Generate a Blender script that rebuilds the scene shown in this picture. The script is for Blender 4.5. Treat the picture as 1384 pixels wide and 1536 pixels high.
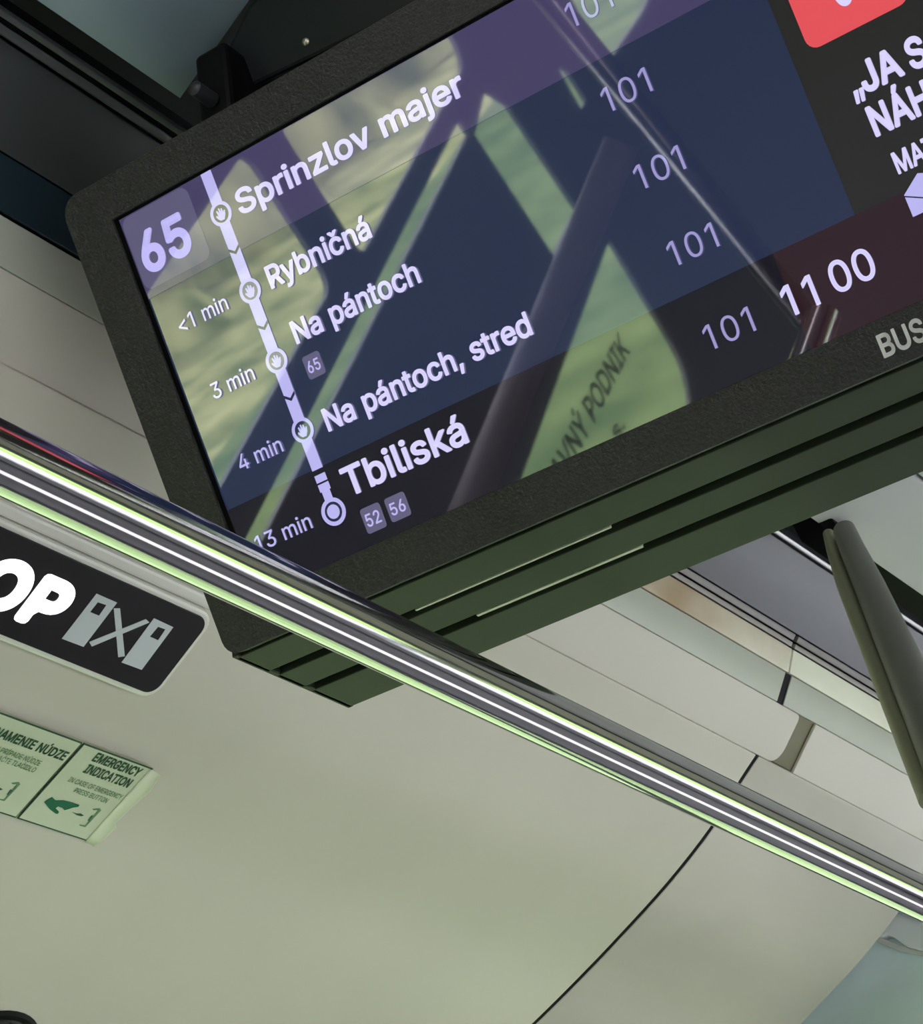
import bpy, bmesh, math, random
from mathutils import Vector, Matrix
from mathutils.geometry import tessellate_polygon
random.seed(3)
sc = bpy.context.scene
for o in list(bpy.data.objects): bpy.data.objects.remove(o)

# ------------------------------------------------------------------ camera
# world: X = across the bus (to the right), Y = along the bus, Z = up
F = 3671.59; CX, CY = 692.0, 768.0
CZ = 1.12                                    # camera height above the bus floor
axH = Vector((0.81156143, -0.36152736, -0.45898368))     # world axes seen from the camera (x right, y down, z forward)
axL = Vector((0.57095617, 0.32400068, 0.7543425))
axU = Vector((-0.12400443, -0.87425484, 0.46936273))
CAM = Vector((0, 0, CZ))
cd = bpy.data.cameras.new('camera'); cam = bpy.data.objects.new('camera', cd); sc.collection.objects.link(cam)
r_ = Vector((axH.x, axL.x, axU.x)); d_ = Vector((axH.y, axL.y, axU.y)); f_ = Vector((axH.z, axL.z, axU.z))
cam.matrix_world = Matrix(((r_.x, -d_.x, -f_.x, CAM.x), (r_.y, -d_.y, -f_.y, CAM.y), (r_.z, -d_.z, -f_.z, CAM.z), (0, 0, 0, 1)))
cd.sensor_fit = 'HORIZONTAL'; cd.sensor_width = 36; cd.lens = F * 36 / 1384
cd.clip_start = 0.02; cd.clip_end = 400
sc.camera = cam

# ------------------------------------------------------------------ light
SKY = 11.6
w = bpy.data.worlds.new('overcast_sky'); sc.world = w; w.use_nodes = True
wn = w.node_tree.nodes; wn.clear()
bg = wn.new('ShaderNodeBackground'); wo = wn.new('ShaderNodeOutputWorld')
bg.inputs[0].default_value = (0.88, 0.94, 1.0, 1); bg.inputs[1].default_value = SKY
w.node_tree.links.new(bg.outputs[0], wo.inputs[0])
w.cycles.sampling_method = 'MANUAL'; w.cycles.sample_map_resolution = 64

def area(name, loc, size, power, color, target_dir, portal=False):
    l = bpy.data.lights.new(name, 'AREA'); l.shape = 'RECTANGLE'; l.size, l.size_y = size
    l.energy = power; l.color = color
    o = bpy.data.objects.new(name, l); sc.collection.objects.link(o); o.location = loc
    o.rotation_euler = Vector(target_dir).to_track_quat('-Z', 'Y').to_euler()
    if portal: l.cycles.is_portal = True
    return o
LEDP = 16.0
sc.view_settings.view_transform = 'Standard'; sc.view_settings.look = 'None'
sc.view_settings.gamma = 1; sc.view_settings.use_curve_mapping = False
sc.view_settings.exposure = 0.22
sc.cycles.max_bounces = 10; sc.cycles.diffuse_bounces = 5; sc.cycles.glossy_bounces = 5; sc.cycles.transparent_max_bounces = 12
sc.cycles.sample_clamp_indirect = 6

# ------------------------------------------------------------------ helpers
C = sc.collection
def tag(o, label=None, cat=None, group=None, kind=None):
    if label: o['label'] = label
    if cat: o['category'] = cat
    if group: o['group'] = group
    if kind: o['kind'] = kind
    return o
def mesh_obj(name, bm, mat, parent=None, smooth=False):
    me = bpy.data.meshes.new(name); bm.normal_update(); bm.to_mesh(me); bm.free()
    if smooth:
        for p in me.polygons: p.use_smooth = True
    o = bpy.data.objects.new(name, me); C.objects.link(o)
    if mat: me.materials.append(mat)
    if parent is not None: put(o, parent)
    return o
def put(o, parent):
    o.parent = parent; o.matrix_parent_inverse = worldm(parent).inverted()
def worldm(q):
    m = Matrix.Translation(q.location)
    return worldm(q.parent) @ q.matrix_parent_inverse @ m if q.parent else m
def empty(name, loc):
    o = bpy.data.objects.new(name, None); C.objects.link(o); o.location = loc; o.empty_display_size = 0.05
    return o
def bevel(o, wd, seg=2, ang=30):
    m = o.modifiers.new('bevel', 'BEVEL'); m.width = wd; m.segments = seg; m.limit_method = 'ANGLE'; m.angle_limit = math.radians(ang)
    return o
def prism(name, pts, ext, mat, parent=None, bev=0, holes=(), smooth=False, seg=2):
    """solid from a planar outline (world points) with optional holes, extruded by vector ext"""
    loops = [[Vector(p) for p in pts]] + [[Vector(p) for p in h] for h in holes]
    ext = Vector(ext); bm = bmesh.new()
    flat = [p for l in loops for p in l]
    a = [bm.verts.new(p) for p in flat]; b = [bm.verts.new(p + ext) for p in flat]
    for t in tessellate_polygon(loops):
        try: bm.faces.new([a[i] for i in t]); bm.faces.new([b[i] for i in reversed(t)])
        except ValueError: pass
    k = 0
    for l in loops:
        n = len(l)
        for i in range(n):
            j = (i + 1) % n
            try: bm.faces.new((a[k+i], a[k+j], b[k+j], b[k+i]))
            except ValueError: pass
        k += n
    bmesh.ops.recalc_face_normals(bm, faces=bm.faces)
    if not holes: bmesh.ops.dissolve_limit(bm, angle_limit=0.002, verts=bm.verts, edges=bm.edges)
    o = mesh_obj(name, bm, mat, parent, smooth)
    if bev: bevel(o, bev, seg)
    return o
def rrect(x0, y0, x1, y1, r, n=5):
    out = []
    rs = r if isinstance(r, (list, tuple)) else (r,)*4
    for (cx, cy, a0, rr) in ((x1-rs[0], y1-rs[0], 0, rs[0]), (x0+rs[1], y1-rs[1], 90, rs[1]), (x0+rs[2], y0+rs[2], 180, rs[2]), (x1-rs[3], y0+rs[3], 270, rs[3])):
        if rr <= 0: out.append((cx, cy)); continue
        for i in range(n+1):
            a = math.radians(a0 + 90*i/n); out.append((cx+rr*math.cos(a), cy+rr*math.sin(a)))
    return out
def box(name, lo, hi, mat, parent=None, bev=0):
    pts = [(lo[0], lo[1], lo[2]), (hi[0], lo[1], lo[2]), (hi[0], hi[1], lo[2]), (lo[0], hi[1], lo[2])]
    return prism(name, pts, (0, 0, hi[2]-lo[2]), mat, parent, bev)
def tube(name, path, r, mat, parent=None, n=48, ry=None, up=Vector((0, 0, 1)), radii=None):
    """round (or oval) tube through the given points"""
    bm = bmesh.new(); rings = []; path = [Vector(p) for p in path]
    for i, p in enumerate(path):
        t = (path[min(i+1, len(path)-1)] - path[max(i-1, 0)]).normalized()
        a = t.cross(up).normalized(); b = a.cross(t)
        if radii: r = radii[i]
        rings.append([bm.verts.new(p + a*r*math.cos(2*math.pi*k/n) + b*(ry or r)*math.sin(2*math.pi*k/n)) for k in range(n)])
    for i in range(len(rings)-1):
        for k in range(n):
            bm.faces.new((rings[i][k], rings[i][(k+1) % n], rings[i+1][(k+1) % n], rings[i+1][k]))
    bm.faces.new(rings[0][::-1]); bm.faces.new(rings[-1])
    bmesh.ops.recalc_face_normals(bm, faces=bm.faces)
    o = mesh_obj(name, bm, mat, parent, True)
    o.modifiers.new('edge', 'EDGE_SPLIT').split_angle = math.radians(50)
    return o
def revolve(name, centre, axis, prof, mat, parent=None, n=40):
    axis = Vector(axis).normalized(); a = axis.orthogonal().normalized(); b = axis.cross(a)
    bm = bmesh.new(); rings = []
    for (r, h) in prof:
        rings.append([bm.verts.new(Vector(centre) + axis*h + (a*math.cos(2*math.pi*k/n) + b*math.sin(2*math.pi*k/n))*max(r, 1e-5)) for k in range(n)])
    for i in range(len(rings)-1):
        for k in range(n): bm.faces.new((rings[i][k], rings[i][(k+1) % n], rings[i+1][(k+1) % n], rings[i+1][k]))
    bm.faces.new(rings[0][::-1]); bm.faces.new(rings[-1])
    bmesh.ops.recalc_face_normals(bm, faces=bm.faces)
    o = mesh_obj(name, bm, mat, parent, True)
    o.modifiers.new('edge', 'EDGE_SPLIT').split_angle = math.radians(40)
    return o

# ------------------------------------------------------------------ materials
def mat(name, col, rough=0.5, metal=0.0, emit=None, es=1.0, spec=0.5, var=0.0, vscale=6, bump=0.0, bscale=300, coat=0.0, stretch=(1, 1, 1), col2=None, ior=1.5):
    m = bpy.data.materials.new(name); m.use_nodes = True; nt = m.node_tree; N = nt.nodes; K = nt.links
    b = N['Principled BSDF']
    b.inputs['Base Color'].default_value = (*col, 1); b.inputs['Roughness'].default_value = rough; b.inputs['Metallic'].default_value = metal
    b.inputs['Specular IOR Level'].default_value = spec; b.inputs['IOR'].default_value = ior
    if coat: b.inputs['Coat Weight'].default_value = coat; b.inputs['Coat Roughness'].default_value = 0.12
    if emit: b.inputs['Emission Color'].default_value = (*emit, 1); b.inputs['Emission Strength'].default_value = es
    if var or bump:
        tc = N.new('ShaderNodeTexCoord'); mp = N.new('ShaderNodeMapping'); mp.inputs['Scale'].default_value = stretch
        K.new(tc.outputs['Object'], mp.inputs[0])
    if var:
        n1 = N.new('ShaderNodeTexNoise'); n1.inputs['Scale'].default_value = vscale; n1.inputs['Detail'].default_value = 5
        cr = N.new('ShaderNodeValToRGB'); K.new(mp.outputs[0], n1.inputs['Vector']); K.new(n1.outputs['Fac'], cr.inputs[0])
        c2 = col2 or tuple(c*(1-var) for c in col)
        cr.color_ramp.elements[0].position = 0.32; cr.color_ramp.elements[1].position = 0.68
        cr.color_ramp.elements[0].color = (*c2, 1); cr.color_ramp.elements[1].color = (*col, 1)
        K.new(cr.outputs[0], b.inputs['Base Color'])
    if bump:
        n2 = N.new('ShaderNodeTexNoise'); n2.inputs['Scale'].default_value = bscale; n2.inputs['Detail'].default_value = 3
        bp = N.new('ShaderNodeBump'); bp.inputs['Strength'].default_value = bump; bp.inputs['Distance'].default_value = 0.002
        K.new(mp.outputs[0], n2.inputs['Vector']); K.new(n2.outputs['Fac'], bp.inputs['Height']); K.new(bp.outputs[0], b.inputs['Normal'])
    return m
def glass(name, refl=0.06, tint=(1, 1, 1)):
    m = bpy.data.materials.new(name); m.use_nodes = True; nt = m.node_tree; N = nt.nodes; K = nt.links; N.clear()
    o = N.new('ShaderNodeOutputMaterial'); t = N.new('ShaderNodeBsdfTransparent'); g = N.new('ShaderNodeBsdfGlossy'); x = N.new('ShaderNodeMixShader')
    t.inputs[0].default_value = (*tint, 1); g.inputs['Roughness'].default_value = 0.02
    x.inputs[0].default_value = refl; K.new(t.outputs[0], x.inputs[1]); K.new(g.outputs[0], x.inputs[2]); K.new(x.outputs[0], o.inputs[0])
    return m
M = {}
M['cove'] = mat('warm grey moulded plastic', (0.64, 0.60, 0.52), 0.36, var=0.04, vscale=5, bump=0.03, bscale=900)
M['cove_green'] = mat('pale sage plastic', (0.50, 0.52, 0.435), 0.4, var=0.05, vscale=9, bump=0.03, bscale=900)
M['cove_worn'] = mat('worn greyish plastic', (0.60, 0.56, 0.50), 0.38, var=0.14, vscale=7, stretch=(1, 0.35, 1), bump=0.03, bscale=900)
M['recess'] = mat('olive recess', (0.20, 0.185, 0.115), 0.6)
M['stained'] = mat('pale diffuser with rust stain', (0.95, 0.95, 0.80), 0.4, var=0.4, vscale=5, stretch=(1, 0.7, 1), col2=(0.46, 0.34, 0.20))
M['graphite'] = mat('graphite panel', (0.055, 0.060, 0.061), 0.42, var=0.25, vscale=3, bump=0.02)  # unlit near stretch of the violet panel, shade put into the colour
M['bluegraphite'] = mat('dark blue tinted diffuser', (0.018, 0.034, 0.046), 0.3)  # near light cover, its unlit tone put into the colour
M['violetgrey'] = mat('violet grey panel', (0.20, 0.195, 0.22), 0.42, var=0.15, vscale=4, stretch=(1, .3, 1))
M['centre'] = mat('grey ceiling panel', (0.60, 0.585, 0.60), 0.45, var=0.12, vscale=3, stretch=(1, 0.3, 1))
M['teal'] = mat('teal grey hatch', (0.26, 0.33, 0.385), 0.38, bump=0.04, bscale=700)  # near ceiling panel, darkness from lack of light put into the colour
M['black'] = mat('matt black', (0.005, 0.005, 0.006), 0.6, spec=.15)
M['blackplastic'] = mat('fine black plastic', (0.022, 0.024, 0.026), 0.45)
M['bezel'] = mat('textured black bezel', (0.031, 0.031, 0.029), 0.5, bump=1.0, bscale=420, var=0.35, vscale=300)
M['slat'] = mat('satin black underside slat', (0.020, 0.026, 0.016), 0.45, spec=.22, bump=0.03, bscale=600)
M['bead'] = mat('pale bead', (0.45, 0.45, 0.35), 0.4)  # pale colour standing in for light seen through the underside slots
M['chrome'] = mat('brushed steel', (0.52, 0.51, 0.51), 0.085, 1.0)
M['steelgrey'] = mat('grey powder coat', (0.155, 0.155, 0.14), 0.42, bump=0.04, bscale=500)
M['lip'] = mat('bright aluminium lip', (0.45, 0.44, 0.44), 0.4, 1.0)
M['ridge'] = mat('dark rubber ridge', (0.07, 0.075, 0.075), 0.4)
M['signface'] = mat('gloss black sign face', (0.006, 0.004, 0.008), 0.4, spec=.25)
M['signrim'] = mat('clear grey rim', (0.80, 0.78, 0.72), 0.2)
M['signwhite'] = mat('lit white letters', (0.9, 0.9, 0.9), 0.4, emit=(1, 0.97, 0.98), es=1.6)
M['signgrey'] = mat('grey pictogram', (0.60, 0.63, 0.68), 0.45)
M['sticker'] = mat('pale green sticker', (0.62, 0.67, 0.50), 0.42, var=0.05)
M['stickerwhite'] = mat('curled cream edge', (0.80, 0.84, 0.64), 0.4)
M['inkgreen'] = mat('dark green ink', (0.035, 0.13, 0.065), 0.5)
M['inkfaint'] = mat('mid green ink', (0.13, 0.27, 0.14), 0.5)
M['inkborder'] = mat('sticker border', (0.02, 0.08, 0.04), 0.5)
M['hand'] = mat('deep green pictogram', (0.0, 0.13, 0.06), 0.5)
M['bluegrey'] = mat('blue grey plastic sheet', (0.84, 0.92, 0.96), 0.35, var=0.14, vscale=5, bump=0.6, bscale=14, stretch=(1, 1, 2.5))
M['whitelip'] = mat('white plastic', (0.93, 0.93, 0.98), 0.4)
M['aisle'] = mat('pale aisle strip', (0.78, 0.70, 0.68), 0.6)
def translucent(m, k=.6):
    nt = m.node_tree; b = nt.nodes['Principled BSDF']; o = [n for n in nt.nodes if n.type == 'OUTPUT_MATERIAL'][0]
    t = nt.nodes.new('ShaderNodeBsdfTranslucent'); t.inputs[0].default_value = b.inputs['Base Color'].default_value
    x = nt.nodes.new('ShaderNodeMixShader'); x.inputs[0].default_value = k
    nt.links.new(b.outputs[0], x.inputs[1]); nt.links.new(t.outputs[0], x.inputs[2]); nt.links.new(x.outputs[0], o.inputs[0])
translucent(M['bluegrey'], .3); translucent(M['whitelip'], .15)
M['floor'] = mat('dark speckled floor', (0.022, 0.018, 0.022), 0.6, var=0.4, vscale=200)
M['wall'] = mat('dark grey wall plastic', (0.045, 0.045, 0.05), 0.55)
M['wallright'] = mat('grey wall plastic', (0.10, 0.095, 0.10), 0.55)
M['roof'] = mat('dark roof lining', (0.05, 0.055, 0.055), 0.7)  # roof darkened so the gaps below it read as shade
M['grass'] = mat('meadow grass', (0.40, 0.40, 0.20), 0.95, var=0.5, vscale=1.1, col2=(0.18, 0.24, 0.09), spec=0.1, stretch=(1, 1, 1))
M['straw'] = mat('dry meadow', (0.33, 0.32, 0.145), 0.95, var=0.5, vscale=2.6, col2=(0.08, 0.105, 0.035), stretch=(1, 1, .45), spec=0.1)
M['lawn'] = mat('darker lawn', (0.125, 0.165, 0.065), 0.95, var=0.4, vscale=2.0, col2=(0.05, 0.085, 0.033), spec=0.1)
M['hedge'] = mat('far green', (0.13, 0.19, 0.05), 0.95, var=0.4, vscale=.6, spec=0.1)
M['pave'] = mat('pale pavement', (0.52, 0.51, 0.50), 0.9, var=0.1)
M['asphalt'] = mat('asphalt', (0.08, 0.08, 0.09), 0.9, var=0.2)
M['glass'] = glass('window glass')
SR = 0.025
def scrmat(name, e, s=0.84): return mat(name, (0.004, 0.004, 0.005), SR, emit=e, es=s, spec=1.0, ior=1.78)
M['navy'] = scrmat('screen navy', (0.018, 0.027, 0.066))
M['lilac'] = scrmat('screen lilac row', (0.060, 0.050, 0.125))
M['foot'] = scrmat('screen footer', (0.008, 0.007, 0.014))
M['adgrey'] = scrmat('screen dark grey', (0.018, 0.018, 0.016))
M['maroon'] = scrmat('screen maroon', (0.024, 0.009, 0.014))
M['red'] = scrmat('screen red', (0.78, 0.085, 0.10))
M['text'] = scrmat('screen white lilac', (0.50, 0.47, 0.88))
M['textbright'] = scrmat('screen white', (0.66, 0.62, 0.95))
M['textdim'] = scrmat('screen dim lilac', (0.34, 0.31, 0.62))
M['badge'] = scrmat('screen badge', (0.125, 0.115, 0.21))
M['badgebig'] = scrmat('screen big badge', (0.11, 0.10, 0.19))
M['icon'] = scrmat('screen icon dark', (0.02, 0.025, 0.06))

# ------------------------------------------------------------------ projection of photo points onto real surfaces
def ray(x, y):
    c = Vector(((x-CX)/F, (y-CY)/F, 1.0))
    return Vector((axH.dot(c), axL.dot(c), axU.dot(c)))
def on_plane(x, y, p, n):                      # p: world point
    d = ray(x, y); return CAM + d * ((Vector(p)-CAM).dot(n) / d.dot(n))
# roof cove cross section: (across, height above camera)
PROF = [(-.893, 1.115), (-.951, 1.054), (-.960, 1.038), (-.966, 1.020), (-.983, .991), (-1.021, .947), (-1.045, .927), (-1.09, .887),
        (-1.151, .845), (-1.217, .807), (-1.273, .777), (-1.339, .744), (-1.45, .692), (-1.548, .645)]
Q = 1.10
def QQ(p): return [(a*Q, b*Q) for a, b in p]
PROF = QQ(PROF)
PHI = [math.degrees(math.atan2(u, h)) for h, u in PROF]
def prof_at(ph):
    for i in range(len(PHI)-1):
        if ph <= PHI[i+1] or i == len(PHI)-2:
            lo = PROF[i]; hi = PROF[i+1]
            a = math.radians(ph); c, s = math.cos(a), math.sin(a)
            # intersect ray (c,s) with segment
            dx, dy = hi[0]-lo[0], hi[1]-lo[1]
            det = c*(-dy) - s*(-dx)
            r = (lo[0]*(-dy) - lo[1]*(-dx)) / det
            return (c*r, s*r)
def cove(x, y):
    d = ray(x, y); ph = math.degrees(math.atan2(d.z, d.x)); h, u = prof_at(ph)
    return Vector((h, d.y*h/d.x, u+CZ))

# ------------------------------------------------------------------ extruded strips
def strip(name, prof, l0, l1, th, mat_, parent=None, bev=0.0, smooth=True):
    """profile (h,u) polyline extruded along the bus, thickness away from the cabin"""
    bm = bmesh.new(); P = [Vector((h, 0, u+CZ)) for h, u in prof]; nr = []
    for i in range(len(P)):
        t = (P[min(i+1, len(P)-1)] - P[max(i-1, 0)]).normalized(); n = Vector((t.z, 0, -t.x))
        if n.z < 0: n = -n
        nr.append(n)
    rows = []
    for y in (l0, l1):
        rows.append(([bm.verts.new(p + Vector((0, y, 0))) for p in P], [bm.verts.new(p + n*th + Vector((0, y, 0))) for p, n in zip(P, nr)]))
    (a, A), (b, B) = rows; n = len(P)
    for i in range(n-1):
        bm.faces.new((a[i], a[i+1], b[i+1], b[i])); bm.faces.new((A[i], B[i], B[i+1], A[i+1]))
        bm.faces.new((a[i], A[i], A[i+1], a[i+1])); bm.faces.new((b[i], b[i+1], B[i+1], B[i]))
    bm.faces.new((a[0], b[0], B[0], A[0])); bm.faces.new((a[-1], A[-1], B[-1], b[-1]))
    bmesh.ops.recalc_face_normals(bm, faces=bm.faces)
    o = mesh_obj(name, bm, mat_, parent, False)
    if bev: bevel(o, bev, 3, 50)
    if smooth:
        for p in o.data.polygons: p.use_smooth = True
        o.modifiers.new('edge', 'EDGE_SPLIT').split_angle = math.radians(32)
    return o
def off(prof, d):           # shift a profile towards the cabin by d
    out = []
    for i, (h, u) in enumerate(prof):
        a = prof[max(i-1, 0)]; b = prof[min(i+1, len(prof)-1)]; t = Vector((b[0]-a[0], b[1]-a[1])).normalized(); n = Vector((t.y, -t.x))
        if n.y > 0: n = -n
        out.append((h+n.x*d, u+n.y*d))
    return out
def lerp(a, b, t): return (a[0]+(b[0]-a[0])*t, a[1]+(b[1]-a[1])*t)
def smooth_prof(pts, k=3):
    out = []
    for i in range(len(pts)-1):
        p0 = pts[max(i-1, 0)]; p1 = pts[i]; p2 = pts[i+1]; p3 = pts[min(i+2, len(pts)-1)]
        for j in range(k):
            t = j/k
            out.append(tuple(0.5*((2*p1[c]) + (-p0[c]+p2[c])*t + (2*p0[c]-5*p1[c]+4*p2[c]-p3[c])*t*t + (-p0[c]+3*p1[c]-3*p2[c]+p3[c])*t**3) for c in (0, 1)))
    out.append(pts[-1]); return out

# ------------------------------------------------------------------ THE SETTING
def struct(o): o['kind'] = 'structure'; return o
struct(box('floor', (-1.76, -4, -0.06), (1.15, 6.5, 0), M['floor']))
struct(box('ceiling', (-1.76, -4, CZ+1.44), (1.15, 6.5, CZ+1.38), M['roof']))
struct(box('wall_back', (-1.76, -4.06, 0), (1.15, -4, CZ+1.44), M['wall']))
XL = -1.56; XR = 1.06
struct(box('trim_3', (-.52, -3.9, 0), (-.20, 6.4, .004), M['aisle']))
# left wall: window openings (along-bus, height above camera)
def wall(name, x, outer, holes, m, th):
    return struct(prism(name, [(x, l, z+CZ) for l, z in outer], (th, 0, 0), m, None, 0, [[(x, l, z+CZ) for l, z in h] for h in holes]))
def ray(x, y):
    c = Vector(((x-CX)/F, (y-CY)/F, 1.0))
    return Vector((axH.dot(c), axL.dot(c), axU.dot(c)))
def refl(x, y):                                  # where a sight line goes after the display glass
    n = Vector((0, math.cos(math.radians(25.3)), math.sin(math.radians(25.3))))
    d = ray(x, y); P = d*(1.5/d.dot(n)); d.normalize(); return P, d-2*d.dot(n)*n
def refl_wall(pts):
    out = []
    for x, y in pts:
        P, r = refl(x, y); q = P + r*((XL-P.x)/r.x); out.append((q.y, q.z))
    return out
K = -0.095
def sl(pts): return [(l, z+K*l) for l, z in pts]
openL = [sl(rrect(-.19, .655, .80, .872, .03)), sl(rrect(-1.0, .636, -.31, .86, (.03, .02, .05, .02))),
         sl([(-.85, .572), (.80, .567), (.80, .588), (-.85, .598)]),
         sl([(-1.075, .31), (-.885, .318), (-.868, .560), (-1.0, .580), (-1.05, .53)]),
         sl(rrect(-1.13, -.085, .80, .218, (.01, .01, .09, .02)))]
openL += [refl_wall([(838, -40), (990, -40), (962, 20), (915, 88), (893, 70)]), refl_wall([(835, 98), (850, 104), (879, 150), (871, 163)]), ]
wall('wall_left', XL, [(-4, -CZ), (.95, -CZ), (.95, 1.43), (-4, 1.43)], openL, M['wall'], -0.008)
openF = [rrect(1.15, -.75, 2.9, .50, .06), rrect(3.1, -.75, 4.8, .50, .06), rrect(5.0, -.75, 6.3, .50, .06)]
wall('wall_left_front', XL-.16, [(.951, -CZ), (6.5, -CZ), (6.5, 1.43), (.951, 1.43)], openF, M['wall'], -0.03)
openR = [rrect(-3.8, -.55, -1.6, .34, .06), rrect(-1.4, -.55, .8, .34, .06), rrect(1.0, -.55, 3.2, .34, .06), rrect(3.4, -.55, 6.3, .34, .06)]
wall('wall_right', XR, [(-4, -CZ), (6.5, -CZ), (6.5, 1.43), (-4, 1.43)], openR, M['wallright'], 0.03)
struct(prism('wall_front', [(-1.76, 6.5, 0), (1.15, 6.5, 0), (1.15, 6.5, CZ+1.44), (-1.76, 6.5, CZ+1.44)], (0, .04, 0), M['wall'], None, 0,
             [[(-1.4, 6.5, CZ-.3), (.95, 6.5, CZ-.3), (.95, 6.5, CZ+.6), (-1.4, 6.5, CZ+.6)]]))
wi = 1
def pane(x, l0, z0, l1, z1):
    global wi
    o = box('window_%d' % wi, (x-.003, l0, z0+CZ), (x+.003, l1, z1+CZ), M['glass']); wi += 1; return struct(o)
pane(XL-.025, -1.2, -.15, .86, .97)
for h in openF: pane(XL-.18, min(p[0] for p in h)-.01, min(p[1] for p in h)-.01, max(p[0] for p in h)+.01, max(p[1] for p in h)+.01)
for h in openR: pane(XR+.02, min(p[0] for p in h)-.01, min(p[1] for p in h)-.01, max(p[0] for p in h)+.01, max(p[1] for p in h)+.01)
o = box('window_%d' % wi, (-1.41, 6.515, CZ-.31), (.96, 6.521, CZ+.61), M['glass']); struct(o)
for i, h in enumerate(openF+openR):
    a0, a1 = min(p[0] for p in h), max(p[0] for p in h); b0, b1 = min(p[1] for p in h), max(p[1] for p in h)
    left = i < 3
    area('window_light_portal', ((XL-.195) if left else (XR+.035), (a0+a1)/2, (b0+b1)/2+CZ), (b1-b0, a1-a0), 1, (1, 1, 1), ((1, 0, 0) if left else (-1, 0, 0)), True)
    ob = C.objects[-1]
    # local X must run vertically
    from mathutils import Quaternion
    ob.rotation_euler = (Matrix(((0, 0, -1), (0, 1, 0), (1, 0, 0))) if left else Matrix(((0, 0, 1), (0, 1, 0), (-1, 0, 0)))).to_euler()
# outside ground
struct(box('ground', (-60, -70, -.55), (-7.2, 0, -.50), M['straw']))
struct(box('ground_lawn', (-7.2, -70, -.55), (-1.9, 60, -.50), M['lawn']))
struct(box('ground_field', (-60, 0, -.55), (-7.2, 60, -.50), M['lawn']))
# bank of dry shrubs along the left side, seen mirrored through the side windows
bm = bmesh.new(); rnd = random.Random(5); NX, NZ = 150, 14; gr = []
for i in range(NX+1):
    gr.append([bm.verts.new((-9.0 - 1.0*j/NZ - .9*math.sin(math.pi*.5*j/NZ)*(j/NZ)**2 + rnd.uniform(-.22, .22) + .5*math.sin(i*.7), -32 + i*.22, -.5 + 3.4*j/NZ*(1+.12*math.sin(i*.45)) + rnd.uniform(-.08, .08))) for j in range(NZ+1)])
for i in range(NX):
    for j in range(NZ): bm.faces.new((gr[i][j], gr[i+1][j], gr[i+1][j+1], gr[i][j+1]))
hd = mesh_obj('shrub_bank', bm, M['straw'], None, True)
tag(hd, 'bank of dry olive shrubs outside the left windows, mirrored in the display', 'shrubs', kind='stuff')
struct(box('ground_road', (-1.9, -70, -.55), (3.3, 60, -.50), M['asphalt']))
struct(box('ground_pavement', (3.3, -70, -.55), (5.4, 60, -.47), M['pave']))
struct(box('ground_meadow', (5.4, -70, -.55), (60, 60, -.48), M['hedge']))
# right-hand roof cove, mirrored and plain
strip('trim_1', [(.32, 1.10), (.40, 1.04), (.48, .94), (.75, .80), (1.055, .62)], -3.9, 6.4, .012, M['cove']); struct(bpy.data.objects['trim_1'])

# left roof cove ------------------------------------------------------------
def pf(h0, u0, *rest): return [(h0, u0), *rest]
A = PROF
g = 0.0012
# dark backing that shows in the joints
bk = strip('trim_2', off(QQ([(-.885, 1.123)]) + A[1:11], -.016), .99, 2.905, .006, M['black']); struct(bk)
# roof side panel
def seg(name, prof, l0, l1, m, label, cat, th=.008, bev=.001, group=None, **kw):
    o = strip(name, prof, l0*Q, l1*Q, th, m, None, bev); tag(o, label, cat, group); return o
a0, a1, a2, a3, a4, a5 = A[0], A[1], A[2], A[3], A[4], A[5]
rp = lerp(a0, a1, .18)
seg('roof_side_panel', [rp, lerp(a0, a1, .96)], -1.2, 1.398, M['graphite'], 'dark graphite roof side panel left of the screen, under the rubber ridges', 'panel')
seg('roof_side_panel', [lerp(a0, a1, .06), lerp(a0, a1, .93)], 1.402, 4.6, M['violetgrey'], 'violet-grey roof side panel right of the screen, behind the slanted strut', 'panel')
seg('rubber_trim', QQ([(-.884, 1.106), (-.8885, 1.1045)]), -1.2, 1.398, M['ridge'], 'upper dark rubber ridge running above the graphite panel', 'trim', th=.008)
seg('rubber_trim', QQ([(-.891, 1.1025), (-.8955, 1.098)]), -1.2, 1.398, M['ridge'], 'lower dark rubber ridge against the graphite panel edge', 'trim', th=.008)
seg('chrome_strip', QQ([(-.8875, 1.112), (-.8905, 1.1085)]), 1.402, 4.6, M['lip'], 'bright metal edge strip along the black roof gap, right of the strut', 'trim', th=.004, bev=.0008)
# thin channel under the violet panel
for (l0, l1, lab) in ((1.402, 2.196, 'thin brown-grey channel strip above the stained light cover, behind the screen end'), (2.203, 4.6, 'thin brown-grey channel strip above the clean light cover, crossing behind the strut')):
    seg('channel_strip', [lerp(a0, a1, .945), lerp(a1, a2, .12)], l0, l1, mat('channel', (.22, .20, .19), .4), lab, 'trim', th=.006, bev=.0006)
    seg('channel_strip', [lerp(a1, a2, .22), lerp(a1, a2, .50)], l0, l1, mat('channel', (.34, .31, .28), .4), lab.replace('thin brown-grey channel strip', 'pale lower lip of the channel'), 'trim', th=.006, bev=.0006)
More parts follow.
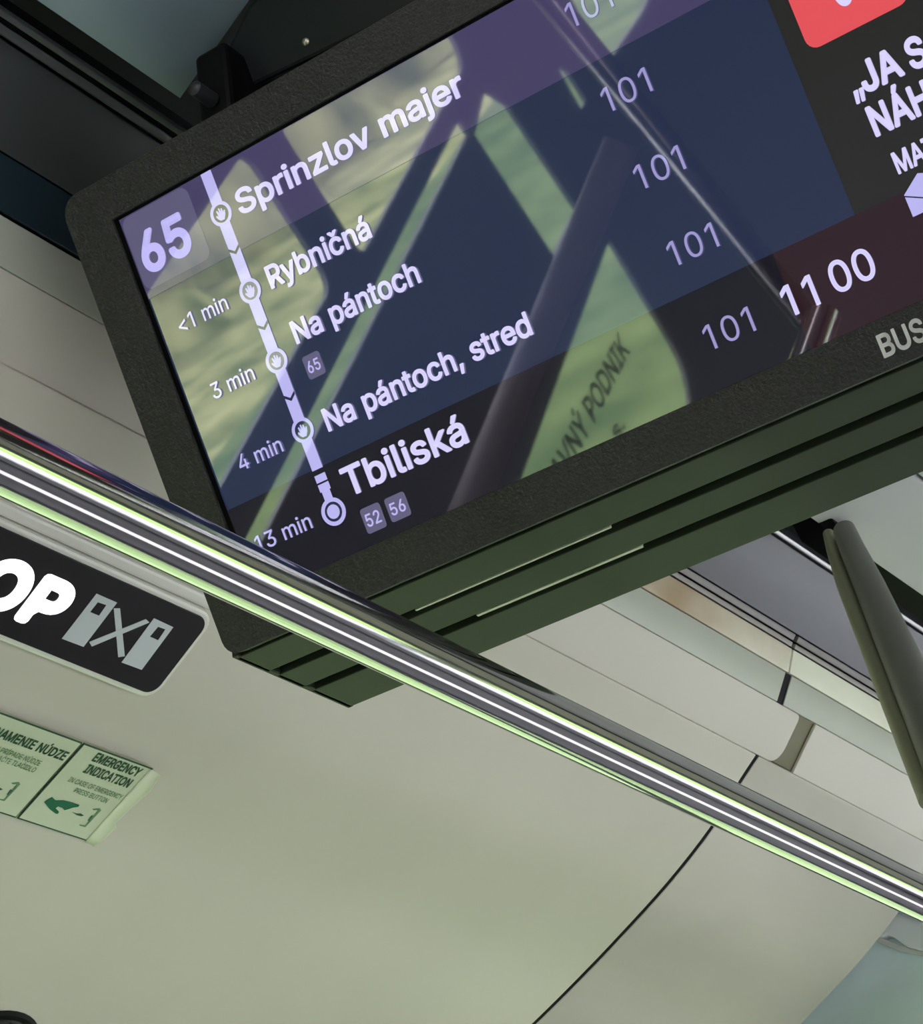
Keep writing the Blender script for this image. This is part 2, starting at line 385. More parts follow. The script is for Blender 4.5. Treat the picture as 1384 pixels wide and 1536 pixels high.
# light cover
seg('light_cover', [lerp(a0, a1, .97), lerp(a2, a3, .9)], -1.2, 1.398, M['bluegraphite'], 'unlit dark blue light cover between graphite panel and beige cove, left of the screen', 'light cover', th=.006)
seg('light_cover', [lerp(a1, a2, .58), lerp(a2, a3, .97)], 1.402, 2.1985, M['stained'], 'cream light cover with a rusty brown stain, next to the screen bottom', 'light cover', th=.006)
cl = mat('clean diffuser', (0.93, 0.95, 0.76), .4, var=.12, vscale=12, stretch=(1, .4, 1))
seg('light_cover', [lerp(a1, a2, .58), lerp(a2, a3, .97)], 2.2015, 4.6, cl, 'clean pale light cover running behind the slanted strut', 'light cover', th=.006)
# sage band
G = 'sage green cove bands'
seg('cove_band', [lerp(a3, a4, .02), lerp(a3, a4, .995)], -1.2, 2.193, M['cove_green'], 'sage grey narrow cove band left of the dark vertical joint', 'panel')
seg('cove_band', [lerp(a3, a4, .02), lerp(a3, a4, .995)], 2.207, 4.6, M['cove_green'], 'sage grey narrow cove band right of the dark joint, behind the strut', 'panel')
# recessed base and raised plates
seg('recess_strip', off([lerp(a4, a5, -.06), lerp(a4, a5, 1.0)], -.0045), .92, 4.6, M['recess'], 'olive recessed strip seen in the gap beside the rounded plate end', 'panel', th=.004)
def plate(l0, l1, rs, m, lab):
    l0 *= Q; l1 *= Q
    p, q = Vector((a4[0], 0, a4[1]+CZ)), Vector((a5[0], 0, a5[1]+CZ)); ax = (q-p); Ln = ax.length; ax.normalize(); n = Vector((-ax.z, 0, ax.x)); n = n if n.z < 0 else -n
    pts = [p + ax*s + Vector((0, l, 0)) for l, s in rrect(l0, .0004, l1, Ln+.001, rs, 6)]
    o = prism('cove_plate', pts, -n*.004, m, None, .0012); tag(o, lab, 'panel'); return o
plate(-1.2, 2.247, (.022, .001, .001, .008), M['cove'], 'long beige raised plate with a rounded end near the dark joint')
plate(2.282, 4.6, (.001, .001, .001, .001), M['cove'], 'beige plate continuing right of the olive gap, behind the strut')
# main panel
mp = smooth_prof(off([lerp(a5, A[6], .03)] + A[6:14], 0.003), 4)
lipd = []
seg('cove_panel', lipd + mp, .98, 2.1965, M['cove'], 'large beige curved cove panel carrying the stop sign and green stickers', 'panel', th=.008, bev=.0012)
seg('cove_panel', lipd + mp, 2.2035, 2.648, M['cove_worn'], 'beige curved cove panel between dark curved joint and pale blue sheet', 'panel', th=.008, bev=.0012)
seg('cove_ledge', lipd + mp[:7], 2.652, 4.6, M['cove_worn'], 'scuffed beige cove ledge at the far right above the rail', 'panel', th=.008, bev=.0012)

seg('joint_seal', off([lerp(a3, a4, .03), lerp(a3, a4, .99)], -.0015), 2.188, 2.212, M['black'], 'short black seal in the joint of the sage band', 'seal', th=.003, bev=0)
seg('joint_seal', off(mp, -.0012), 2.19, 2.21, M['black'], 'long curved black seal between the two large cove panels', 'seal', th=.003, bev=0)
# ---- pale sheet beyond the cove end
t = empty('plastic_sheet', (-1.4, 3.0, CZ+.60))
tag(t, 'pale blue-grey wrinkled sheet under a white lip, bottom right beyond the cove panel', 'sheet')
pl = Vector((0, 2.99, CZ)); ny = Vector((0, 1, 0))
def pxs(pts, p, n): return [on_plane(x, y, p, n) for x, y in pts]
prism('sheet', pxs([(1150, 1350), (1500, 1370), (1560, 1640), (1050, 1640)], pl+Vector((0, .03, 0)), ny), (0, .001, 0), M['bluegrey'], t)
prism('white_lip', pxs([(1250, 1392), (1307, 1401), (1322, 1408), (1330, 1403), (1340, 1407), (1360, 1422), (1384, 1428), (1450, 1446), (1450, 1395), (1386, 1392), (1379, 1383), (1340, 1368), (1290, 1340), (1240, 1320)], pl, ny), (0, .02, 0), M['whitelip'], t, .004)
prism('lip_edge', pxs([(1250, 1398), (1307, 1405), (1318, 1415), (1345, 1424), (1384, 1431), (1450, 1450), (1450, 1446), (1384, 1428), (1360, 1422), (1307, 1401), (1250, 1392)], pl, ny), (0, .024, 0), mat('lip edge', (.62, .60, .60), .4), t, .0005)

# ---- centre ceiling panels
PU = CZ+1.10*Q
o = prism('ceiling_hatch', [(-.857*Q, -1.2, PU), (-.856*Q, 1.105*Q, PU), (-.752*Q, 1.057*Q, PU), (.30, .572*Q, PU), (.30, -1.2, PU)], (0, 0, .003), M['teal'], None, .0008)
tag(o, 'teal-grey flat ceiling hatch with a pointed corner, top left above the screen', 'ceiling panel')
o = strip('ceiling_panel', QQ([(-.8425, 1.10), (-.80, 1.1005), (-.729, 1.1015)]), 1.78, 5.0, .012, M['centre'], None, .002)
tag(o, 'light grey ceiling panel behind the screen, right edge of the picture', 'ceiling panel')
o = strip('ceiling_panel', QQ([(-.724, 1.1015), (.27, 1.10)]), 1.78, 5.0, .012, M['centre'], None, .002)
tag(o, 'grey centre ceiling panel past the thin joint, above the lighter panel', 'ceiling panel')

# added LED strip on the hatch, out of view, for streaks in the rail
led = mat('LED diffuser', (.8, .8, .8), .4, emit=(1, .86, .88), es=LEDP)
for (x0, x1, l0, l1, lab) in ((-.79, -.765, -1.1, .93, 'narrow lit ceiling lamp on the hatch above the rail'),):
    z = PU-.008
    o = box('ceiling_lamp', (x0, l0, z), (x1, l1, z+.0075), led); tag(o, lab, 'lamp')

# ------------------------------------------------------------------ THE SCREEN
TH = math.radians(25.3)
sN = Vector((0, math.cos(TH), math.sin(TH))); sS = Vector((0, -math.sin(TH), math.cos(TH))); sH = Vector((1, 0, 0))
def scrP(x, y, k=1.5): d = ray(x, y); return CAM + d*(k/d.dot(sN))
O = scrP(171, 330); W = 0.88
def hv(h, v, dn=0.0): return O + sH*h + sS*v - sN*dn          # dn: towards the viewer
def uv(x, y): q = scrP(x, y)-O; return (q.x, q.dot(sS))
mon = empty('display_unit', (O.x+W/2, 1.36, O.z+.05))
tag(mon, 'wide black double passenger display hanging from the ceiling, showing route stops', 'display')
# front bezel: a real frame, proud of the glass
bz = prism('bezel', [hv(h, v, .004) for h, v in rrect(-.038, -.333, W+.038, .031, (.016, .016, .012, .012))], sN*.018, M['bezel'], mon, .0025,
           [[hv(h, v, .004) for h, v in rrect(0, -.301, W, 0, .0006)]], seg=3)
# casing behind the bezel
cs = [(1.150, 1.098), (1.296, .774), (1.4375, .774), (1.452, .80), (1.452, 1.13), (1.30, 1.135)]
prism('casing', [(O.x-.036, l, u+CZ+.003) for l, u in [(1.162, 1.098), (1.306, .784), (1.43, .784), (1.445, .81), (1.445, 1.13), (1.30, 1.135)]], (W+.072, 0, 0), M['blackplastic'], mon, .002)
x0, x1 = O.x-.0375, O.x+W+.0375
def slat(l0, l1, z0=.7725, label=None):
    o = prism('bottom_slat', [(x0, l0, CZ+z0), (x0, l1, CZ+z0), (x0, l1, CZ+z0+.012), (x0, l0, CZ+z0+.012)], (x1-x0, 0, 0), M['slat'], mon, .0008); return o
box('end_cap', (x0-.0012, 1.297, CZ+.7725), (x0+.004, 1.4385, CZ+.80), M['slat'], mon, .0008)
slat(1.3005, 1.337); slat(1.3475, 1.3795); slat(1.390, 1.4375)
for l0, l1 in ((1.3385, 1.3405), (1.3805, 1.3835)):  # added strips imitate light coming through the slots
    o = box('slot_bead', (-.865 if l0 < 1.36 else -.84, l0, CZ+.7725), (-.697, l1, CZ+.778), M['bead'], mon); o['label'] = 'thin pale bead in the slot'
# cowl / bracket above
pk = scrP(171, 330, 1.56)
cw = pxs([(318, 158), (332, 90), (372, 8), (440, -60), (1500, -620), (1500, -480), (640, 5)], pk, sN)
prism('mount_cowl', cw, sN*.02, mat('dark slate cowl', (.014, .018, .020), .45, spec=.3), mon, .003)
sp = on_plane(459, 63, pk, sN)
sw = revolve('screw', sp - sN*.0002, -sN, [(.003, 0), (.003, .0008), (.0018, .0016), (.0001, .0018)], mat('screw steel', (.7, .65, .5), .3, 1.0), mon, 16)
for hx in (.10, .72):
    box('hanger', (O.x+hx, 1.30, CZ+1.13), (O.x+hx+.06, 1.42, CZ+1.44), M['black'], mon)
box('pivot_block', (-.875, 1.15, CZ+1.105), (-.845, 1.22, CZ+1.175), M['black'], mon, .004)
revolve('pivot_bolt', (-.86, 1.128, CZ+1.125), (0, -1, 0), [(.006, -.02), (.006, 0), (.004, .002), (.001, .0025)], M['blackplastic'], mon, 20)

# glass area of the display (each field a thin lit layer of the panel)
scn = prism('screen', [hv(*p, -.0005) for p in [(-.001, -.302), (W+.001, -.302), (W+.001, .001), (-.001, .001)]], sN*.004, M['navy'], mon)
LV = [0.0]
def layer(name, pts, m, lift, label=None, holes=(), th=.0001):
    o = prism(name, [hv(h, v, lift) for h, v in pts], sN*th, m, scn, 0, [[hv(h, v, lift) for h, v in q] for q in holes])
    if label: o['label'] = label
    return o
def rect(a, b, c, d): return [(a, b), (c, b), (c, d), (a, d)]
layer('top_field', rect(-.001, -.0657, .522, .001), M['lilac'], 0, 'lilac field of the current stop')
layer('bottom_field', rect(-.001, -.302, .522, -.2335), M['foot'], 0, 'near-black field of the terminus')
layer('advert_field', rect(.522, -.2335, W+.001, .001), M['adgrey'], 0, 'dark grey advert field')
layer('clock_field', rect(.462, -.302, W+.001, -.2335), M['maroon'], .0001, 'dark maroon clock field')
ringm = mat('black gap', (.002, .002, .002), .5, spec=.1)
layer('black_edge', rect(-.001, -.302, W+.001, .001), ringm, .0006, 'black inner edge around the picture', [rect(.0042, -.3005, W-.003, -.0022)])
# badge with the line number
bq = [uv(180, 339), uv(270, 290), uv(312, 399), uv(226, 443)]
layer('line_badge', rrect(.005, -.060, .068, -.003, .007), M['badgebig'], .0002, 'lilac rounded badge')
# route spine
SH = .0878
spine_end = uv(474, 705)[1]
layer('route_line', rect(SH-.0047, spine_end, SH+.0047, .001), M['text'], .0002)
for y in ((483, 716), (487, 730)):
    v = uv(*y)[1]; layer('route_dash', rect(SH-.0047, v-.0028, SH+.0047, v+.0028), M['text'], .0002)
v5 = uv(503.4, 766)[1]
layer('route_neck', rect(SH-.0035, v5+.006, SH+.0035, v5+.0165), M['text'], .0002)
def disc(h, v, r, n=28): return [(h+r*math.cos(2*math.pi*i/n), v+r*math.sin(2*math.pi*i/n)) for i in range(n)]
stops = [uv(330, 321.4)[1], uv(374.5, 436.5)[1], uv(415, 541)[1], uv(456.8, 644)[1]]
for v in stops:
    layer('stop_ring', disc(SH, v, .0092), M['text'], .0003, None, [disc(SH, v, .0066)])
    layer('stop_disc', disc(SH, v, .0066), M['icon'] if v != stops[1] and v != stops[2] else M['badgebig'], .0003)
    # small request-stop hand
    hp = [(-.0018, -.0048), (.0015, -.0050), (.0036, -.0018), (.0044, .0012), (.0034, .0016), (.0026, .0004), (.0022, .0036), (.0012, .0036), (.0008, .0010), (.0002, .0044), (-.0010, .0042), (-.0010, .0008), (-.0022, .0034), (-.0032, .0028), (-.0026, -.0012), (-.0040, .0002), (-.0046, -.0010), (-.0032, -.0034)]
    layer('hand_icon', [(SH+a, v+b) for a, b in hp], M['text'], .0005, 'small hand symbol')
layer('stop_ring', disc(SH, v5, .0102), M['text'], .0003, None, [disc(SH, v5, .0072)])
layer('stop_disc', disc(SH, v5, .0072), M['icon'], .0003)
layer('end_dot', disc(SH, v5, .0052), M['text'], .0005)
for p in ((349, 376), (393.5, 489), (436, 594)):
    v = uv(*p)[1]
    layer('arrow_mark', [(SH-.0047, v+.0024), (SH, v-.0012), (SH+.0047, v+.0024), (SH+.0047, v), (SH, v-.0036), (SH-.0047, v)], M['icon'], .0004)

# ---- lettering
cap_ref = None
GLYPHS = {"S":[447,[224,-9,188,-7,156,-1,128,9,102,23,81,40,64,60,51,83,42,109,38,137,104,137,108,118,114,102,123,88,136,76,150,66,166,59,185,53,204,50,224,49,246,50,267,54,286,60,303,69,317,79,329,92,338,106,344,122,346,139,344,154,340,168,332,179,322,189,310,197,296,205,280,211,263,217,245,222,184,239,145,253,112,269,86,289,67,313,56,341,52,372,54,400,62,425,75,448,92,468,113,484,138,498,165,508,195,514,227,516,259,514,289,508,316,498,340,484,360,468,377,449,390,427,398,403,401,378,337,378,332,402,320,421,302,437,280,449,254,456,225,459,204,457,185,454,167,448,152,440,139,430,129,418,121,405,117,391,115,376,117,359,122,345,131,334,142,324,155,315,169,308,184,302,198,297,212,293,264,279,279,275,295,270,312,264,328,256,344,248,359,238,372,226,384,213,395,198,402,180,407,161,408,139,406,112,399,87,386,64,370,43,349,25,323,11,294,0,261,-7]],
"p":[424,[53,-143,53,379,112,379,112,319,118,319,123,327,130,336,137,346,147,355,158,364,171,373,188,379,207,383,229,384,259,382,287,374,313,361,335,342,354,320,370,293,381,261,388,227,390,189,388,151,381,116,370,84,355,57,336,34,313,16,288,3,260,-6,229,-8,208,-7,189,-3,173,4,159,12,147,21,138,31,130,41,124,50,118,59,114,59,114,-143],[220,47,242,49,262,55,279,66,294,80,306,97,316,117,323,139,327,163,328,189,327,215,323,239,316,261,307,281,295,298,280,311,262,322,243,328,220,330,198,328,178,322,161,312,147,299,134,282,125,263,118,241,114,216,113,189,114,162,118,138,125,115,135,95,147,78,162,65,179,55,198,49]],
"r":[259,[53,0,53,379,112,379,112,321,115,321,124,339,137,354,152,367,171,377,191,383,213,385,229,384,243,384,243,322,230,324,223,325,215,326,207,326,190,324,174,321,159,315,146,306,135,296,126,284,119,269,115,254,114,237,114,0]],
"i":[167,[53,0,53,379,114,379,114,0],[84,443,73,444,63,448,54,455,47,463,43,472,41,483,43,494,47,504,54,512,63,518,73,522,84,524,95,522,105,518,114,512,121,504,125,494,126,483,125,472,121,463,114,455,105,448,95,444]],
"n":[410,[114,227,114,0,53,0,53,379,112,379,112,287,102,287,116,319,132,344,152,362,175,374,200,382,227,384,252,383,275,377,295,369,313,356,328,340,341,321,350,298,355,271,357,240,357,0,296,0,296,235,293,263,286,286,273,304,256,318,235,326,210,329,192,328,176,324,161,317,147,308,136,297,126,283,119,266,115,248]],
"z":[380,[42,0,42,46,254,320,254,323,48,323,48,379,333,379,333,331,126,60,126,56,339,56,339,0]],
"l":[189,[139,-2,112,0,91,8,74,20,62,37,55,59,53,84,53,509,114,509,114,99,114,83,117,71,120,62,126,57,135,53,146,52,160,53,170,54,181,3,162,-1,154,-2,147,-2]],
"o":[415,[207,-8,174,-5,144,3,117,16,93,35,72,58,56,85,44,116,37,150,34,187,37,225,44,260,56,291,72,318,93,341,117,360,144,374,174,382,207,384,241,382,271,374,299,360,323,341,343,318,359,291,371,260,379,225,381,187,379,150,371,116,359,85,343,58,323,35,299,16,271,3,241,-5],[207,46,231,49,252,55,270,66,285,80,298,97,307,117,314,139,318,163,319,187,318,212,314,236,307,258,298,278,285,296,270,310,252,321,231,328,207,330,184,328,163,321,145,310,130,296,118,278,108,258,102,236,98,212,96,187,98,163,102,139,108,117,118,97,130,80,145,66,163,55,184,49]],
"v":[389,[163,0,17,379,84,379,165,155,173,132,180,110,187,87,193,64,199,42,206,21,184,21,191,42,197,64,203,87,209,110,216,132,224,155,305,379,371,379,226,0]],
"m":[610,[53,0,53,379,112,379,112,295,108,295,114,314,122,331,132,346,144,358,158,368,172,376,187,382,203,385,219,386,245,383,268,375,287,361,303,342,314,320,321,295,312,295,318,312,326,329,337,343,350,356,364,366,381,375,398,381,417,385,437,386,458,385,478,380,497,372,514,361,529,346,541,328,550,307,555,283,557,255,557,0,496,0,496,254,493,279,485,298,473,313,456,323,438,329,419,330,402,329,387,326,374,320,363,312,353,302,345,290,340,277,336,263,335,247,335,0,274,0,274,260,272,280,265,297,253,311,238,322,220,328,199,330,185,329,171,326,158,320,145,312,135,302,126,289,119,274,115,257,114,238,114,0]],
"a":[389,[160,-9,137,-7,115,-3,94,5,76,15,60,29,48,45,38,63,32,84,30,108,32,128,36,146,43,161,53,174,64,184,78,193,92,200,108,206,125,211,143,214,161,217,178,220,234,227,247,229,257,231,265,235,271,240,274,246,276,255,276,257,275,272,272,285,267,297,260,307,251,315,240,322,227,327,212,330,196,331,178,330,163,327,149,322,137,316,127,309,118,301,110,292,104,283,100,274,41,291,51,313,64,331,79,346,95,358,114,368,133,375,153,380,173,383,194,384,208,384,223,382,239,379,255,375,271,369,286,360,300,350,312,336,322,320,330,301,335,278,337,251,337,0,277,0,277,52,272,52,267,43,260,34,252,25,242,16,229,8,215,1,199,-4,181,-7],[170,45,192,47,211,51,228,59,242,68,254,80,263,93,270,108,274,122,276,138,276,190,272,187,267,184,259,182,251,180,241,178,231,176,200,171,175,168,161,166,147,163,134,159,122,153,112,147,103,139,97,130,93,118,92,105,93,93,96,82,102,72,109,64,119,57,130,52,142,48,156,46]],
"j":[167,[53,379,114,379,114,-30,112,-52,108,-72,102,-90,92,-106,80,-119,65,-129,47,-137,27,-141,4,-143,-10,-143,-10,-87,2,-87,18,-85,31,-80,40,-72,47,-61,51,-46,53,-29],[83,443,72,444,62,448,53,455,47,463,42,472,41,483,42,494,47,504,53,512,62,518,72,522,83,524,95,522,105,518,114,512,120,504,125,494,126,483,125,472,120,463,114,455,105,448,95,444]],
"e":[404,[212,-8,177,-5,145,3,117,16,92,35,72,58,56,85,44,116,37,150,34,187,36,224,44,258,55,290,71,317,91,340,115,359,142,373,172,382,205,384,226,383,246,380,266,374,285,366,303,355,319,341,334,324,347,305,357,282,365,256,370,227,371,194,371,169,75,169,75,221,338,221,310,202,308,226,304,248,298,269,288,286,277,301,263,314,246,323,227,328,205,330,183,328,164,323,146,313,131,301,119,286,109,270,102,251,97,231,96,211,96,178,98,151,102,127,110,106,121,88,135,73,151,61,169,53,190,48,212,46,227,47,241,49,254,53,265,58,276,65,285,73,294,82,300,93,306,105,365,91,358,72,348,55,335,39,320,26,302,14,283,4,261,-3,237,-7]],
"R":[449,[60,0,60,509,236,509,273,506,305,500,333,489,356,473,376,455,390,433,401,408,407,381,409,352,407,323,401,296,390,271,376,250,356,232,333,217,305,206,273,200,236,198,96,198,96,255,234,255,258,256,280,260,298,267,313,276,325,287,334,300,340,316,344,333,345,352,344,371,340,389,334,405,325,419,313,430,298,440,279,446,258,451,233,452,125,452,125,0],[353,0,230,229,303,229,428,0]],
"y":[389,[47,-139,61,-86,71,-87,83,-89,94,-90,104,-89,113,-86,122,-81,130,-74,138,-64,145,-51,151,-36,163,-1,17,379,84,379,165,155,173,132,180,109,187,87,193,64,199,42,206,21,184,21,190,42,196,64,202,87,209,110,216,132,224,155,305,379,371,379,204,-58,196,-77,187,-93,177,-107,165,-119,153,-128,139,-136,125,-141,109,-144,91,-145,82,-145,73,-144,65,-143,57,-142,52,-140]],
"b":[424,[229,-8,208,-7,189,-3,172,4,159,12,147,21,138,31,130,41,123,50,118,59,112,59,112,0,53,0,53,509,114,509,114,319,118,319,123,327,130,336,137,346,147,355,158,364,171,373,188,379,207,383,229,384,259,382,287,374,313,361,335,342,354,320,370,293,381,261,388,227,390,189,388,151,381,116,370,84,355,57,336,34,313,16,288,3,260,-6],[220,47,242,49,262,55,279,66,294,80,306,97,316,117,323,139,327,163,328,189,327,215,323,239,316,261,307,281,295,298,280,311,262,322,243,328,220,330,198,328,178,322,161,312,147,299,134,282,125,263,118,241,114,216,113,189,114,162,118,138,125,115,135,95,147,78,162,65,179,55,198,49]],
"č":[396,[207,-8,174,-5,144,3,117,16,93,35,72,58,56,85,44,116,37,150,34,187,37,225,44,260,56,291,72,318,93,341,117,360,144,374,174,382,207,384,226,384,243,381,260,377,276,371,291,364,305,356,318,346,330,335,340,322,349,308,356,293,362,277,303,262,300,272,295,281,290,289,284,297,278,304,270,311,261,316,252,321,242,325,231,328,220,329,207,330,184,328,163,321,145,310,130,296,118,278,108,258,102,236,98,212,96,187,98,163,102,139,108,117,118,97,130,80,145,66,163,55,184,49,207,46,220,47,232,49,243,52,253,55,262,60,271,66,279,73,285,80,292,89,297,98,301,107,304,117,363,102,357,86,350,70,341,56,331,43,319,32,306,21,292,12,277,5,261,-1,244,-5,226,-7],[158,529,207,469,256,529,317,529,317,526,236,435,178,435,98,526,98,529]],
"á":[389,[160,-9,137,-7,115,-3,94,5,76,15,60,29,48,45,38,63,32,84,30,108,32,128,36,146,43,161,53,174,64,184,78,193,92,200,108,206,125,211,143,214,161,217,178,220,234,227,247,229,257,231,265,235,271,240,274,246,276,255,276,257,275,272,272,285,267,297,260,307,251,315,240,322,227,327,212,330,196,331,178,330,163,327,149,322,137,316,127,309,118,301,110,292,104,283,100,274,41,291,51,313,64,331,79,346,95,358,114,368,133,375,153,380,173,383,194,384,208,384,223,382,239,379,255,375,271,369,286,360,300,350,312,336,322,320,330,301,335,278,337,251,337,0,277,0,277,52,272,52,267,43,260,34,252,25,242,16,229,8,215,1,199,-4,181,-7],[170,45,192,47,211,51,228,59,242,68,254,80,263,93,270,108,274,122,276,138,276,190,272,187,267,184,259,182,251,180,241,178,231,176,200,171,175,168,161,166,147,163,134,159,122,153,112,147,103,139,97,130,93,118,92,105,93,93,96,82,102,72,109,64,119,57,130,52,142,48,156,46],[162,429,210,529,278,529,212,429]],
"N":[523,[60,0,60,509,136,509,343,183,349,174,355,163,363,151,371,137,379,122,388,107,396,90,405,73,414,55,405,54,403,72,402,90,401,108,400,126,399,142,399,157,399,195,399,509,463,509,463,0,387,0,202,290,177,331,168,346,159,363,148,381,108,452,119,454,122,384,124,328,125,291,125,0]],
"t":[227,[204,379,204,327,6,327,6,379],[65,471,126,471,126,98,127,83,130,70,136,61,144,55,156,51,170,50,185,51,202,54,213,2,207,0,200,-2,192,-3,184,-3,176,-4,168,-4,138,-1,113,7,92,21,77,41,68,64,65,93]],
"c":[396,[207,-8,174,-5,144,3,117,16,93,35,72,58,56,85,44,116,37,150,34,187,37,225,44,260,56,291,72,318,93,341,117,360,144,374,174,382,207,384,226,384,243,381,260,377,276,371,291,364,305,356,318,346,330,335,340,322,349,308,356,293,362,277,303,262,300,272,295,281,290,289,284,297,278,304,270,311,261,316,252,321,242,325,231,328,220,329,207,330,184,328,163,321,145,310,130,296,118,278,108,258,102,236,98,212,96,187,98,163,102,139,108,117,118,97,130,80,145,66,163,55,184,49,207,46,220,47,232,49,243,52,253,55,262,60,271,66,279,73,285,80,292,89,297,98,301,107,304,117,363,102,357,86,350,70,341,56,331,43,319,32,306,21,292,12,277,5,261,-1,244,-5,226,-7]],
"h":[410,[114,227,114,0,53,0,53,509,114,509,114,287,102,287,116,319,132,344,152,362,175,374,200,382,227,384,252,383,275,377,295,369,313,356,328,340,341,321,350,298,355,271,357,240,357,0,296,0,296,235,293,263,286,286,273,304,256,318,235,326,210,329,192,328,176,324,161,317,147,308,136,297,126,283,119,266,115,248]],
",":[188,[38,-119,68,71,137,71,84,-119]],
"s":[365,[182,-8,157,-7,133,-3,112,3,93,12,76,24,62,38,50,54,41,73,36,94,94,107,101,87,111,72,124,60,141,52,160,47,181,45,206,47,227,53,244,62,258,74,265,88,268,103,266,115,262,126,254,136,243,144,229,150,212,155,149,170,118,180,92,192,72,208,58,227,50,249,47,274,49,295,55,314,65,332,79,347,95,360,115,370,137,378,161,383,187,384,212,383,234,379,254,372,271,363,286,352,299,339,309,324,318,308,324,290,268,277,262,291,254,304,243,316,228,325,210,331,187,333,166,331,147,326,131,317,119,305,111,292,109,277,110,264,115,253,124,243,136,235,152,229,172,223,229,209,261,200,287,187,306,171,320,153,328,131,331,107,329,85,323,65,312,47,298,31,281,18,260,6,236,-2,210,-7]],
"d":[424,[195,-8,165,-6,137,3,111,16,89,34,70,57,55,84,43,116,36,151,34,189,36,227,43,261,55,293,70,320,89,342,112,361,137,374,165,382,196,384,218,383,237,379,253,373,267,364,278,355,287,346,295,336,301,327,306,319,311,319,311,509,372,509,372,0,313,0,313,59,307,59,301,50,295,41,287,31,277,21,266,12,252,4,236,-3,217,-7],[205,47,226,49,246,55,263,65,278,78,290,95,299,115,306,138,310,162,312,189,310,216,306,241,300,263,290,282,278,299,263,312,246,322,227,328,205,330,182,328,162,322,145,311,130,298,118,281,108,261,102,239,98,215,96,189,98,163,102,139,109,117,118,97,130,80,145,66,162,55,182,49]],
"T":[449,[32,452,32,509,417,509,417,452,257,452,257,0,193,0,193,452]],
"k":[381,[110,137,110,212,121,212,284,379,360,379,184,199,177,199],[53,0,53,509,114,509,114,0],[294,0,148,186,191,229,372,0]],
"6":[453,[226,-7,196,-4,168,3,142,15,119,31,100,51,84,74,73,101,66,130,64,162,65,187,71,212,80,239,93,268,112,302,137,340,252,509,322,509,151,261,145,261,151,270,157,279,165,288,174,295,184,302,196,307,208,311,221,313,235,314,265,312,291,305,316,295,337,280,355,262,370,240,380,215,387,187,389,157,387,127,379,98,368,73,352,50,333,30,310,14,284,3,257,-4],[226,48,245,50,263,55,279,63,293,73,304,86,314,101,322,119,326,137,327,157,326,178,322,196,314,213,304,228,293,241,279,251,263,259,245,264,226,265,207,264,190,259,174,252,160,241,148,229,138,214,131,197,126,179,125,158,126,138,131,119,138,102,148,86,160,73,174,63,190,55,207,50]],
"5":[453,[221,-7,192,-5,165,1,140,11,118,25,99,41,83,60,71,82,63,105,60,130,122,130,125,115,130,102,138,89,148,78,160,68,173,60,188,54,204,51,221,50,241,51,259,56,276,64,291,75,304,89,314,104,322,122,326,141,328,162,326,183,321,203,314,221,303,237,290,251,275,262,257,270,238,275,218,277,201,276,184,273,167,268,152,262,139,255,128,246,67,253,96,509,366,509,366,452,151,452,134,301,136,301,148,311,162,318,178,325,194,330,212,333,229,334,252,332,274,328,294,321,313,311,330,299,345,285,358,269,370,251,379,231,386,210,390,187,391,163,388,132,381,102,369,76,352,52,332,32,309,15,282,3,253,-4]],
"2":[453,[64,0,64,47,234,229,252,248,268,266,282,282,294,298,303,312,311,327,316,341,319,356,320,371,319,389,315,405,308,419,298,431,287,441,273,449,258,455,241,458,224,460,205,458,188,454,172,447,159,438,148,427,139,413,132,398,128,381,127,362,66,362,68,391,75,418,86,442,102,464,121,482,143,496,168,507,196,513,225,516,254,513,281,507,306,497,328,482,346,465,361,445,372,423,379,398,381,372,380,354,377,336,371,318,363,299,351,280,336,259,317,235,294,209,267,180,153,60,153,57,389,57,389,0]],
"1":[430,[276,509,276,0,212,0,212,448,209,448,86,358,86,427,198,509]],
"3":[453,[218,-7,188,-5,159,1,133,10,108,22,88,38,70,57,57,79,48,104,44,132,109,132,112,115,118,100,126,87,137,76,150,66,165,59,182,54,200,51,219,50,239,51,258,55,275,61,291,69,304,80,315,93,323,108,328,125,329,145,328,163,323,180,316,196,306,211,292,223,275,234,254,241,229,246,201,248,157,248,157,299,288,448,288,452,70,452,70,509,372,509,372,461,211,278,211,289,247,290,279,286,308,276,333,262,354,244,371,222,383,198,391,173,393,145,390,116,383,90,370,66,354,45,333,27,309,12,281,2,251,-5]],
"4":[453,[40,105,40,158,247,509,311,509,109,166,109,163,413,163,413,105],[282,0,282,121,282,146,282,318,343,318,343,0]],
"0":[453,[227,-7,191,-3,158,7,130,24,105,48,85,77,69,113,57,155,50,202,48,254,50,306,57,353,69,395,85,431,106,461,130,484,159,502,191,512,227,516,262,512,295,502,323,484,348,461,368,431,384,395,396,353,403,306,405,254,403,202,396,155,384,113,368,77,348,48,323,24,295,7,263,-3],[227,50,250,52,271,60,290,74,306,92,320,116,330,144,338,176,342,213,344,254,342,295,338,332,330,365,320,393,306,416,290,435,271,449,250,457,227,460,203,457,182,449,163,435,147,416,134,393,123,365,115,332,111,295,109,254,111,213,115,176,123,144,134,116,147,92,163,74,182,60,203,52]],
"<":[453,[65,178,65,220,388,383,388,316,142,200,144,204,144,194,142,198,388,81,388,15]],
"J":[396,[185,-7,143,-2,106,11,75,33,52,63,38,100,33,145,33,173,98,173,98,145,100,117,108,93,122,74,139,61,160,53,185,50,209,53,230,61,248,74,261,93,269,117,272,145,272,509,336,509,336,145,332,100,318,63,294,33,263,11,227,-2]],
"A":[480,[16,0,201,509,276,509,463,0,395,0,287,302,280,323,272,346,264,372,255,402,244,438,232,478,245,478,233,437,222,402,213,371,204,345,197,322,191,302,85,0],[110,142,110,199,370,199,370,142]],
